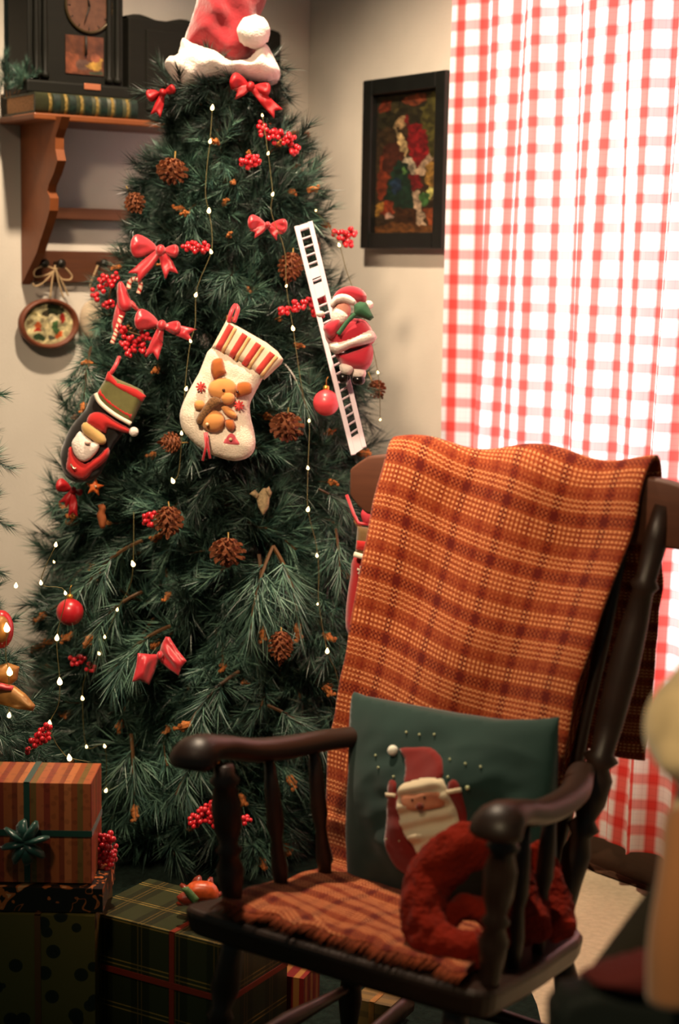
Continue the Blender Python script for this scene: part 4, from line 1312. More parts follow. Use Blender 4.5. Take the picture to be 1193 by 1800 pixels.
# star
t = deco('star_cookie', 'orange star ornament below the dark stocking', 'ornament', 166, 873, S(166, 857, .04))
star = [(166 + (17 if k % 2 == 0 else 8) * math.sin(PI * k / 5 + .15), 856 - (17 if k % 2 == 0 else 8) * math.cos(PI * k / 5 + .15)) for k in range(10)]
puff('star', star, S(166, 857, .04), mat('orange_glaze', (214, 106, 44), .5), t, thick=.010, width=5, res=2)
ball('bead', Q(168, 855, S(166, 857, .055)), .003, MATS['cream_button'], t, nu=8, nv=6)
t = deco('gingerbread_ornament', 'small brown gingerbread ornament in the shade below the star', 'ornament', 178, 930, S(178, 905, .02))
puff('body', [(172, 888), (182, 886), (186, 894), (184, 902), (187, 912), (184, 928), (176, 928), (172, 914), (170, 904), (174, 896)], S(178, 905, .02), mat('ginger', (128, 66, 26), .8), t, thick=.008, res=2.5, smooth_out=2)
t = deco('pale_leaf_ornament', 'pale feathery leaf ornament in the centre of the tree', 'ornament', 460, 905, S(460, 880, .0))
for k, P in enumerate(([(450, 874), (462, 858), (468, 858), (474, 872), (472, 892), (462, 906), (454, 892)], [(438, 868), (448, 860), (456, 870), (452, 878)], [(466, 862), (472, 854), (478, 866), (474, 876)])):
    puff('leaf', P, S(460, 880, .0) - .004 * k, mat('pale_leaf', (150, 130, 96), .8, noise_amt=.4, noise_scale=120), t, thick=.006, res=2.5)

# third stocking behind the chair
t = deco('christmas_stocking', 'red stocking with a white snowflake hanging beside the chair back', 'stocking', 640, 1110, 3.80)
puff('body', [(622, 978), (616, 1010), (610, 1050), (607, 1090), (612, 1115), (640, 1125), (670, 1100), (668, 1000), (660, 978)], 3.80, felt('deep_red_felt', (146, 26, 28)), t, thick=.025, width=18, res=4, smooth_out=2)
cf = puff('cuff', [(628, 925), (624, 975), (662, 985), (672, 930)], 3.78, felt('olive_cuff', (110, 84, 50), noise_amt=.3), t, thick=.016, width=10, res=4)
puff('cuff_band', [(627, 950), (625, 966), (662, 972), (666, 954)], 3.762, redf, cf, thick=.006, res=3)
tube('trim_braid', [Q(622, 974, 3.76), Q(642, 980, 3.755), Q(662, 984, 3.76)], .006, MATS['white_braid'], cf, 8)
for k in range(3):
    a = PI * k / 3 + .3
    tube('snowflake_arm', [Q(636 - 9 * math.cos(a), 1003 - 9 * math.sin(a), 3.773), Q(636 + 9 * math.cos(a), 1003 + 9 * math.sin(a), 3.773)], .0028, MATS['white_braid'], t, 6)

# ------------------------------------------------------------------ ladder and climbing figure
white_pl = mat('white_plastic', (204, 188, 196), .4, .5)
dl = 3.83
LT, LB = np.array([521., 398.]), np.array([621., 800.])
RTp, RB = np.array([545., 390.]), np.array([640., 787.])
gyl = -.00030
def LQd(p): return Q(p[0], p[1], dl + gyl * (p[1] - 600) )
lad = thing('toy_ladder', 'small white plastic ladder leaning on the right side of the tree', 'ladder', LQd(LB))
for A, B in ((LT, LB), (RTp, RB)):
    v1 = []
    a_, b_ = LQd(A), LQd(B); ax = (b_ - a_).normalized(); sd = cr.copy(); sd = (sd - ax * sd.dot(ax)).normalized(); nn = ax.cross(sd)
    w = .0055; h = .004
    P = [a_ - sd * w - nn * h, a_ + sd * w - nn * h, a_ + sd * w + nn * h, a_ - sd * w + nn * h]
    P += [b_ - sd * w - nn * h, b_ + sd * w - nn * h, b_ + sd * w + nn * h, b_ - sd * w + nn * h]
    hexa(P, 'rail', white_pl, lad, bevel=.001)
NR_ = 27
for k in range(NR_):
    q = (k + .6) / NR_
    A = LT + (LB - LT) * q; B = RTp + (RB - RTp) * q
    tube('rung', [LQd(A), LQd(B)], .0024, white_pl, lad, 6)
for q0, q1 in ((.19, .235), (.26, .32), (.93, 1.0), (.0, .02)):
    a_, b_, c_, e_ = [LQd(A) for A in (LT + (LB - LT) * q0, RTp + (RB - RTp) * q0, RTp + (RB - RTp) * q1, LT + (LB - LT) * q1)]
    hexa([a_ + fwd * .003, b_ + fwd * .003, c_ + fwd * .003, e_ + fwd * .003, a_ - fwd * .003, b_ - fwd * .003, c_ - fwd * .003, e_ - fwd * .003], 'joint_plate', white_pl, lad)

df_ = 3.77
fig = deco('climbing_figure', 'small bearded figure in a red suit climbing the white ladder', 'figurine', 615, 670, df_)
suit = mat('red_suit_plush', (176, 34, 50), .8, .2, sheen=.4, noise_amt=.1)
puff('torso', [(572, 572), (590, 566), (612, 560), (640, 562), (654, 580), (658, 600), (640, 612), (610, 618), (586, 612), (572, 596)], df_, suit, fig, thick=.045, res=3, smooth_out=3, back=.6)
puff('arm', [(570, 584), (568, 574), (578, 566), (596, 560), (600, 572), (594, 588), (580, 596)], df_ - .035, suit, fig, thick=.02, res=3, smooth_out=2)
puff('hip', [(584, 612), (600, 620), (625, 614), (650, 604), (656, 620), (652, 640), (640, 652), (620, 652), (600, 642)], df_, suit, fig, thick=.04, res=3, smooth_out=3, back=.6)
puff('coat_hem', [(578, 604), (600, 600), (625, 590), (650, 580), (660, 588), (660, 598), (640, 606), (615, 612), (595, 622), (582, 618)], df_ - .03, white_fur, fig, thick=.022, res=3, smooth_out=2)
for P, q in (([(596, 642), (606, 638), (620, 642), (622, 652), (612, 660), (600, 656)], 0), ([(618, 648), (628, 642), (642, 650), (642, 662), (630, 668), (618, 662)], .01)):
    puff('trouser_cuff', P, df_ - .015 + q, white_fur, fig, thick=.018, res=3, smooth_out=2)
for x, y in ((604, 664), (630, 668)):
    ball('boot', Q(x, y, df_ - .01), .012, mat('black_boot', (20, 14, 12), .25), fig, M=Matrix.Scale(1.2, 3, Vector((1, 0, 0))))
puff('head', el(600, 545, 17, 17, 16), df_ - .01, felt('face_plush', (216, 150, 130)), fig, thick=.025, res=3)
puff('beard', [(583, 548), (590, 540), (604, 546), (612, 556), (606, 568), (592, 574), (582, 564)], df_ - .03, white_fur, fig, thick=.016, res=3, smooth_out=2)
puff('hat', [(583, 530), (590, 514), (604, 505), (620, 503), (636, 509), (644, 520), (640, 532), (620, 530), (600, 524)], df_ - .005, suit, fig, thick=.03, res=3, smooth_out=3)
puff('hat_brim', [(580, 534), (586, 522), (600, 516), (616, 520), (626, 530), (622, 538), (606, 532), (592, 534), (584, 542)], df_ - .03, white_fur, fig, thick=.016, res=3, smooth_out=2)
ball('hat_pompom', Q(648, 536, df_ - .01), .010, white_fur, fig)
puff('hand', el(563, 552, 8, 6, 10), df_ - .02, white_fur, fig, thick=.010, res=3)
green_bag = mat('green_bag_cloth', (50, 92, 62), .85, noise_amt=.15)
puff('backpack', [(622, 536), (632, 530), (644, 532), (650, 544), (657, 558), (650, 564), (636, 558), (622, 554)], df_ - .045, green_bag, fig, thick=.02, res=3)
tube('backpack_strap', smooth_path([Q(624, 552, df_ - .055), Q(610, 566, df_ - .055), Q(594, 588, df_ - .052)], 5), .005, green_bag, fig, 6)

# ------------------------------------------------------------------ rocking chair
OC = Vector((.087, 2.54, 0))
e1 = Vector((.82, -.572, 0)); e2 = Vector((.572, .82, 0))
def CH(a, b, z): return OC + e1 * a + e2 * b + UP * z
chair_w = wood('dark_chair_wood', (56, 33, 22), (34, 21, 14), .42, (2, 2, 8))
chair = thing('rocking_chair', 'dark brown wooden rocking chair facing the room with a throw over it', 'chair', CH(0, 0, 0))
def seatz(b): return .43 - (b + .18) / .45 * .06
# seat
o_s = round_outline([(-.27, -.17), (-.20, -.185), (0, -.19), (.20, -.185), (.27, -.17), (.275, -.10), (.25, .10), (.20, .26), (0, .28), (-.20, .26), (-.25, .10), (-.275, -.10)], 4)
n_ = len(o_s)
vv = [CH(a, b, seatz(b)) for a, b in o_s] + [CH(a * .97, b * .97, seatz(b) - .045) for a, b in o_s]
so = mesh('seat', vv, [tuple(range(n_)), tuple(range(2 * n_ - 1, n_ - 1, -1))] + [(i, n_ + i, n_ + (i + 1) % n_, (i + 1) % n_) for i in range(n_)], chair_w, chair, smooth=False)
add_mod(so, 'BEVEL', width=.012, segments=3)
# posts
def ppost(sg):
    prof = [(0, .017), (.05, .019), (.12, .021), (.18, .024), (.22, .016), (.24, .027), (.26, .016), (.30, .026), (.36, .028), (.385, .018), (.405, .030), (.42, .019), (.5, .023), (.62, .025), (.72, .022), (.80, .017), (.815, .024), (.83, .017), (.92, .020), (1, .017)]
    return lathe_geo(CH(sg * .160, .262, .36), CH(sg * .256, .392, 1.05), prof, 20)
for sg in (-1, 1):
    v1, f1 = ppost(sg); mesh('back_post', v1, f1, chair_w, chair)
for k in range(5):
    q = (k - 2) / 2
    v1, f1 = lathe_geo(CH(q * .12, .285, .36), CH(q * .18, .425, 1.02), [(0, .009), (.3, .013), (.5, .010), (.7, .013), (1, .008)], 12)
    mesh('spindle', v1, f1, chair_w, chair)
# crest
A_, TB, BB = np.linspace(-.345, .36, 40), [], []
def crest_top(a):
    return 1.088 + .007 * math.cos((a + .01) * 2 * PI / .24)
def crest_b(a): return .385 + .018 * (1 - (a / .33) ** 2) 
vv = []
for a in A_:
    e = min(1, (0.362 - abs(a - .007)) / .045); e = max(.0, e) ** .5
    mid = 1.045; zt_, zb_ = mid + (crest_top(a) - mid) * e, mid - .062 * e
    b = crest_b(a)
    vv += [CH(a, b - .013, zb_), CH(a, b - .013, zt_), CH(a, b + .013, zt_), CH(a, b + .013, zb_)]
fc = []
for i in range(39):
    for k in range(4):
        fc.append((i * 4 + k, i * 4 + (k + 1) % 4, (i + 1) * 4 + (k + 1) % 4, (i + 1) * 4 + k))
fc += [(0, 3, 2, 1), (156, 157, 158, 159)]
co = mesh('crest_rail', vv, fc, wood('lit_crest_wood', (112, 68, 48), (84, 50, 36), .5), chair)  # chair wood in a lighter colour for the light on the crest
add_mod(co, 'BEVEL', width=.006, segments=2)
# arms
for sg in (-1, 1):
    path = [(sg * .258, -.170, .652), (sg * .258, -.165, .668), (sg * .257, -.14, .676), (sg * .256, -.09, .668), (sg * .252, -.02, .648), (sg * .245, .06, .636), (sg * .232, .15, .630), (sg * .195, .25, .627), (sg * .185, .28, .627)]
    path = [(a + (.022 if sg > 0 else 0) * max(0, 1 - (b + .17) / .4), b, z) for a, b, z in path]
    pts = smooth_path([CH(*p) for p in path], 5)
    n = len(pts)
    rad = [float(np.interp(i / (n - 1), [0, .06, .2, .35, .6, 1], [.030, .038, .036, .026, .026, .020])) for i in range(n)]
    v1, f1 = tube_geo(pts, [r * .72 for r in rad], 16, up=UP, flat=1.45)
    mesh('armrest', v1, f1, chair_w, chair)
    prof = [(0, .013), (.08, .014), (.2, .018), (.32, .022), (.40, .014), (.44, .021), (.48, .014), (.6, .022), (.75, .024), (.86, .017), (.90, .024), (.94, .016), (1, .015)]
    ap = (.255, .275) if sg > 0 else (.205, .222)
    v1, f1 = lathe_geo(CH(sg * ap[0], -.13, seatz(-.13) - .01), CH(sg * ap[1], -.135, .655), prof, 16); mesh('arm_post', v1, f1, chair_w, chair)
    for b, a0, a1 in ((-.03, .238, .25), (.07, .225, .238)) if sg > 0 else ((.0, .205, .236), (.11, .195, .228)):
        v1, f1 = lathe_geo(CH(sg * a0, b, seatz(b) - .01), CH(sg * a1, b, .627), [(0, .008), (.25, .013), (.45, .009), (.55, .014), (.8, .012), (1, .008)], 12)
        mesh('arm_spindle', v1, f1, chair_w, chair)
# legs, rockers, stretchers
for sg in (-1, 1):
    for b, bb in ((-.13, -.17), (.20, .24)):
        v1, f1 = lathe_geo(CH(sg * .20, b, seatz(b) - .03), CH(sg * .235, bb, .055 + (.02 if b < 0 else .0)), [(0, .014), (.1, .018), (.3, .023), (.4, .015), (.44, .022), (.48, .015), (.7, .021), (.9, .014), (1, .012)], 14)
        mesh('leg', v1, f1, chair_w, chair)
    rp = []
    for k in range(21):
        b = -.36 + .80 * k / 20
        z = .028 + .32 * (b - .08) ** 2 * (.75)
        rp.append(CH(sg * .235, b, z))
    v1, f1 = tube_geo(rp, .021, 8, up=UP, flat=.6); mesh('rocker', v1, f1, chair_w, chair)
for p, q in ((CH(-.222, -.15, .22), CH(.222, -.15, .22)), (CH(-.222, -.155, .15), CH(.222, -.155, .15)), (CH(-.22, .22, .2), CH(.22, .22, .2)), (CH(-.22, -.15, .18), CH(-.22, .22, .17)), (CH(.22, -.15, .18), CH(.22, .22, .17))):
    v1, f1 = lathe_geo(p, q, [(0, .008), (.3, .012), (.5, .016), (.7, .012), (1, .008)], 12); mesh('stretcher', v1, f1, chair_w, chair)

# ------------------------------------------------------------------ throw
def plaid_material():
    M = bpy.data.materials.new('orange_plaid_wool'); M.use_nodes = True
    nt = M.node_tree; N = nt.nodes.new; L = nt.links.new; b = nt.nodes['Principled BSDF']
    b.inputs['Roughness'].default_value = .95; b.inputs['Specular IOR Level'].default_value = .1; b.inputs['Sheen Weight'].default_value = .15
    uv = N('ShaderNodeUVMap'); uv.uv_map = 'UVMap'; sp = N('ShaderNodeSeparateXYZ'); L(uv.outputs[0], sp.inputs[0])

    def ramp(sock, period, off, Lc):
        a = N('ShaderNodeMath'); a.operation = 'MULTIPLY_ADD'; L(sock, a.inputs[0]); a.inputs[1].default_value = 1 / period; a.inputs[2].default_value = off
        fr = N('ShaderNodeMath'); fr.operation = 'FRACT'; L(a.outputs[0], fr.inputs[0])
        r = N('ShaderNodeValToRGB'); r.color_ramp.interpolation = 'CONSTANT'
        els = [(0, 'D'), (.10, 'B'), (.16, 'L'), (.20, 'B'), (.245, 'L'), (.285, 'B'), (.33, 'L'), (.37, 'B'), (.415, 'L'), (.45, 'B'), (.56, 'M'), (.62, 'B'), (.68, 'L'), (.72, 'B'), (.765, 'L'), (.805, 'B'), (.85, 'L'), (.89, 'B'), (.95, 'D')]
        cc = {'D': lin((100, 26, 16)), 'B': lin((148, 62, 30)), 'L': lin(Lc), 'M': lin((124, 38, 18))}
        e = r.color_ramp.elements
        e[0].position = 0; e[0].color = (*cc['D'], 1); e[1].position = .10; e[1].color = (*cc['B'], 1)
        for p, k in els[2:]:
            x = e.new(p); x.color = (*cc[k], 1)
        L(fr.outputs[0], r.inputs[0]); return r.outputs[0]
    cu_, cv_ = ramp(sp.outputs[0], .090, .2, (184, 96, 54)), ramp(sp.outputs[1], .100, .1, (238, 158, 104))
    sc = N('ShaderNodeVectorMath'); sc.operation = 'SCALE'; L(uv.outputs[0], sc.inputs[0]); sc.inputs['Scale'].default_value = 1.0
    ck = N('ShaderNodeTexChecker'); L(sc.outputs[0], ck.inputs['Vector']); ck.inputs['Scale'].default_value = 1 / .0042
    mx = N('ShaderNodeMix'); mx.data_type = 'RGBA'; L(ck.outputs['Fac'], mx.inputs[0]); L(cu_, mx.inputs[6]); L(cv_, mx.inputs[7])
    nz = N('ShaderNodeTexNoise'); nz.inputs['Scale'].default_value = 260; L(uv.outputs[0], nz.inputs['Vector'])
    mr = N('ShaderNodeMapRange'); mr.inputs[1].default_value = .3; mr.inputs[2].default_value = .7; mr.inputs[3].default_value = .72; mr.inputs[4].default_value = 1.15; L(nz.outputs['Fac'], mr.inputs[0])
    vm = N('ShaderNodeVectorMath'); vm.operation = 'SCALE'; L(mx.outputs[2], vm.inputs[0]); L(mr.outputs[0], vm.inputs['Scale']); L(vm.outputs[0], b.inputs['Base Color'])
    bp = N('ShaderNodeBump'); bp.inputs['Strength'].default_value = .5; bp.inputs['Distance'].default_value = .004; L(ck.outputs['Fac'], bp.inputs['Height']); L(bp.outputs[0], b.inputs['Normal'])
    return M


plaid = plaid_material()
throw = thing('plaid_throw', 'orange and brown plaid wool throw draped over the rocking chair back and seat', 'blanket', CH(0, .1, .40))
# path rows: (b, z, a_left, a_right)
rows = [(.475, .40, -.24, .205), (.470, .60, -.25, .215), (.462, .85, -.265, .225), (.452, 1.0, -.27, .228), (.44, 1.085, -.272, .230), (.418, 1.118, -.272, .230), (.392, 1.108, -.272, .230), (.372, 1.07, -.274, .229), (.352, .98, -.278, .213),
        (.322, .85, -.285, .181), (.292, .70, -.292, .158), (.262, .56, -.296, .158), (.236, .47, -.285, .150), (.215, .425, -.262, .152), (.185, .398, -.235, .165), (.12, .402, -.225, .195), (.04, .412, -.225, .20), (-.05, .424, -.222, .212), (-.11, .432, -.216, .222), (-.142, .437, -.212, .230), (-.158, .436, -.205, .235)]
cen = smooth_path([(b, z, 0) for b, z, _, _ in rows], 8)
al = [p.x for p in smooth_path([(r[2], 0, 0) for r in rows], 8)]; ar = [p.x for p in smooth_path([(r[3], 0, 0) for r in rows], 8)]
NU = 90; NVv = len(cen)
vv, uvs, fc = [], [], []
dist = 0
for j in range(NVv):
    if j: dist += (cen[j] - cen[j - 1]).length
    tq = j / (NVv - 1)
    tang = (cen[min(j + 1, NVv - 1)] - cen[max(j - 1, 0)]).normalized(); nb_, nz_ = -tang.y, tang.x   # (b, z) normal
    for i in range(NU + 1):
        q = i / NU; a = al[j] + (ar[j] - al[j]) * q
        b, z = cen[j].x, cen[j].y
        bow_ = crest_b(a) - .385
        k = float(np.interp(tq, [0, .2, .45, .6, .66, 1], [1, 1, .9, .25, 0, 0]))
        b += bow_ * k * .9 - .01 * k
        if .45 < tq < .66: b -= .012 * math.sin((tq - .45) / .21 * PI)
        if .2 < tq < .46: z += (crest_top(a) - 1.088) * float(np.interp(tq, [.15, .22, .32, .46], [0, 1, 1, 0]))
        w = .0045 * math.sin(a * 26 + dist * 9) + .004 * noise.noise(Vector((a * 9, dist * 7, 0)))
        if tq > .60: w = .005 * abs(math.sin(a * 18 + b * 22)) + .005 * noise.noise(Vector((a * 14, b * 18, 2))) + .006
        if tq < .2:
            zh = float(np.interp(a, [.05, .09], [.40, .60])); z = zh + (z - .40) * (1.0 - zh) / .6 if z < 1.0 else z
        if tq < .2: w = .012 * math.sin(a * 30) * (1 - tq / .2)
        edge = .0
        if tq > .9: edge = .018 * noise.noise(Vector((a * 25, 0, 5)))
        vv.append(CH(a + .006 * noise.noise(Vector((dist * 12, q * 3, 7))), b + nb_ * w * (-1) + edge, z + nz_ * w * (-1) if tq < .6 else z + abs(w)))
        uvs.append((q * .49, dist - .070 * q + .010 * math.sin(q * 6.5 + 1) + .003 * math.sin(dist * 9 + q * 4)))
for j in range(NVv - 1):
    for i in range(NU):
        a = j * (NU + 1) + i
        fc.append((a, a + 1, a + NU + 2, a + NU + 1))
cl = mesh('cloth', vv, fc, plaid, throw, uv=uvs)
add_mod(cl, 'SOLIDIFY', thickness=.005, offset=0)
# fringe
fr_m = mat('orange_fringe', (150, 66, 30), .95, noise_amt=.3)
g = []
last = vv[-(NU + 1):]
for i in range(0, NU + 1):
    for k in range(2):
        p = last[i] + e1 * rr.uniform(-.003, .003)
        g.append(tube_geo([p, p - e2 * rr.uniform(.008, .012) - UP * .001, p - e2 * rr.uniform(.018, .030) - UP * rr.uniform(.002, .008)], [.0016, .0013, .0006], 4))
v1, f1 = join_geo(g)
fo = mesh('fringe', v1, f1, fr_m, throw); fo['kind'] = 'stuff'

# ------------------------------------------------------------------ cushion
nc = (-e2 + UP * .12).normalized()
cush_m = mat('dark_green_cushion_cloth', (32, 56, 50), .85, .2, sheen=.2, noise_amt=.15, noise_scale=10)
CO = [(622, 1216), (640, 1224), (720, 1240), (800, 1255), (880, 1266), (940, 1265), (982, 1260), (980, 1300), (975, 1380), (972, 1460), (975, 1540), (980, 1590), (930, 1588), (850, 1585), (780, 1585), (720, 1580), (660, 1560), (608, 1545), (612, 1500), (622, 1430), (630, 1360), (628, 1290)]
GXC, DC = -.00072, 2.79
ccx, ccy = np.mean([p[0] for p in CO]), np.mean([p[1] for p in CO])
COa = np.array(CO, float)
def cwr(x, y):
    return .010 * (1 - abs(math.sin((x * .35 - y) * .021 + 1.2 * math.sin(x * .012)))) ** 3 * min(1, max(0, (x - 760) / 80)) + .006 * (1 - abs(math.sin((x * .5 + y * .6) * .03))) ** 3 * min(1, max(0, (720 - x) / 60)) + .009 * math.sin((x * .6 + y) * .035) * math.exp(-((x - 900) / 130) ** 2) + .018 * noise.noise(Vector((x * .010, y * .015, 4))) + .006 * noise.noise(Vector((x * .03, y * .035, 2))) + .006 * math.sin((x - y * .8) * .05) * math.exp(-((x - 680) / 60) ** 2 - ((y - 1500) / 90) ** 2)
def chf(x, y):
    u = min(1, max(0, (x - 612) / 368)); v_ = min(1, max(0, (y - 1216 - (x - 622) * .14) / (345 - (x - 622) * .02)))
    k = math.sin(PI * u) * math.sin(PI * v_)
    return .072 * max(0, k) ** .42
def cbase(x, y):
    t = min(1, float(dist_poly(np.array([[x, y]]), COa)[0]) / 130)
    return chf(x, y) + cwr(x, y) * t
cush = deco('cushion', 'dark green cushion with a bearded figure in red applique leaning on the chair back', 'cushion', 800, 1580, 2.75)
puff('cover', CO, DC, cush_m, cush, thick=.075, width=130, res=5, gx=GXC, gy=-.0002, nrm=nc, back=.45, wrinkle=cwr, hfun=chf)
def patch(name, P, m, th=.004, lift=.0005, res=4, sm=2, wr=None, parent=None):
    P = [(x + 38, y + 4) for x, y in P]
    P2 = round_outline(P, sm) if sm else P
    c_ = np.mean(resamp(P2, res), axis=0)
    # depth of the cushion plane at the patch centre
    cA = np.asarray(P2, float).mean(axis=0)
    cov = np.array(COa).mean(axis=0)
    d = DC + GXC * (cA[0] - cov[0]) + -.0002 * (cA[1] - cov[1])
    return puff(name, P2, d, m, parent or cush, thick=th, width=6, res=res, gx=GXC, gy=-.0002, nrm=nc, base=lambda x, y: cbase(x, y) + lift, back=.3, wrinkle=wr)
def resamp(P, res): return np.asarray(P, float)
dred = felt('maroon_applique', (124, 30, 24)); wht = felt('cream_applique', (226, 206, 172)); fac = felt('pink_face_applique', (214, 140, 104))
patch('figure_suit', [(682, 1370), (680, 1420), (674, 1460), (682, 1500), (700, 1522), (740, 1532), (780, 1520), (800, 1500), (812, 1440), (814, 1380), (806, 1358), (794, 1362), (790, 1400), (760, 1400), (720, 1400), (702, 1385), (700, 1364), (688, 1358)], dred, .003)
patch('figure_hat', [(694, 1306), (720, 1304), (748, 1304), (768, 1316), (780, 1334), (782, 1358), (750, 1360), (718, 1366), (712, 1345), (706, 1322)], dred, .006, .001)
patch('beard', [(710, 1368), (730, 1356), (760, 1350), (786, 1356), (796, 1385), (802, 1430), (800, 1462), (780, 1485), (765, 1500), (752, 1508), (738, 1488), (722, 1462), (708, 1430), (704, 1395)], wht, .008, .003, wr=lambda x, y: .004 * math.sin(y * .22 + x * .05))
patch('face', [(716, 1382), (740, 1380), (784, 1376), (786, 1400), (768, 1406), (740, 1408), (720, 1402)], fac, .003, .012)
def cpt(x, y, lift):
    x += 38; y += 4
    cov = COa.mean(axis=0); d = DC + GXC * (x - cov[0]) - .0002 * (y - cov[1])
    return Q(x, y, d) + nc * (cbase(x, y) + lift)
ball('nose', cpt(752, 1401, .018), .0065, felt('brown_nose', (120, 50, 34)), cush, nu=12, nv=8)
for x, y in ((739, 1390), (760, 1386)): ball('eye', cpt(x, y, .016), .0022, mat('black_bead', (12, 10, 8), .2), cush, nu=8, nv=6)
ball('hat_pompom', cpt(685, 1309, .005), .009, mat('white_pompom', (250, 246, 226), .9, sheen=.5), cush, nu=12, nv=8)
patch('mitten_cuff', [(679, 1380), (700, 1381), (700, 1388), (679, 1388)], wht, .004, .004, sm=0)
patch('mitten_cuff', [(792, 1374), (815, 1370), (816, 1378), (794, 1382)], wht, .004, .004, sm=0)
sq = mat('sequin', (214, 220, 170), .2, metal=.2)
for x, y in ((704, 1278), (727, 1282), (752, 1282), (790, 1323), (818, 1330), (842, 1336), (652, 1318), (693, 1353), (793, 1352), (825, 1371), (705, 1463), (680, 1461), (763, 1327), (662, 1338)):
    ball('sequin', cpt(x, y, .002), .0022 if (x, y) != (825, 1371) else .004, sq, cush, nu=6, nv=4)

# ------------------------------------------------------------------ fluffy scarf
rust = mat('rust_fleece', (132, 34, 20), .98, .03, noise_amt=.25, noise_scale=25, sheen=.05, bump=.6, bump_scale=140)
scarf = thing('fluffy_scarf', 'rust red fluffy scarf looped on the seat under the right armrest', 'scarf', CH(.12, -.02, .43))
for nm, path, rad in (('loop', [(900, 1478, 2.58), (850, 1482, 2.55), (800, 1500, 2.54), (758, 1545, 2.54), (742, 1600, 2.51), (760, 1650, 2.48), (805, 1672, 2.46), (850, 1662, 2.45)], [.026, .036, .040, .038, .034, .034, .032, .024]),
                      ('inner_fold', [(785, 1628, 2.50), (808, 1598, 2.51), (846, 1600, 2.51), (880, 1628, 2.50), (905, 1655, 2.50)], [.012, .018, .020, .022, .02]),
                      ('drape', [(890, 1475, 2.60), (900, 1530, 2.60), (922, 1590, 2.58), (930, 1640, 2.54)], [.030, .032, .036, .034]),
                      ('drape', [(935, 1480, 2.64), (955, 1540, 2.63), (975, 1600, 2.60), (985, 1640, 2.57)], [.024, .028, .030, .026])):
    P = smooth_path([Q(*p) for p in path], 6)
    R_ = np.interp(np.linspace(0, 1, len(P)), np.linspace(0, 1, len(rad)), rad)
    o = tube(nm, P, list(R_), rust, scarf, 18)
    sub = add_mod(o, 'SUBSURF', levels=1, render_levels=1)
    tx = bpy.data.textures.new('fleece_clouds', 'CLOUDS'); tx.noise_scale = .022
    add_mod(o, 'DISPLACE', strength=.014, texture=tx, texture_coords='LOCAL')

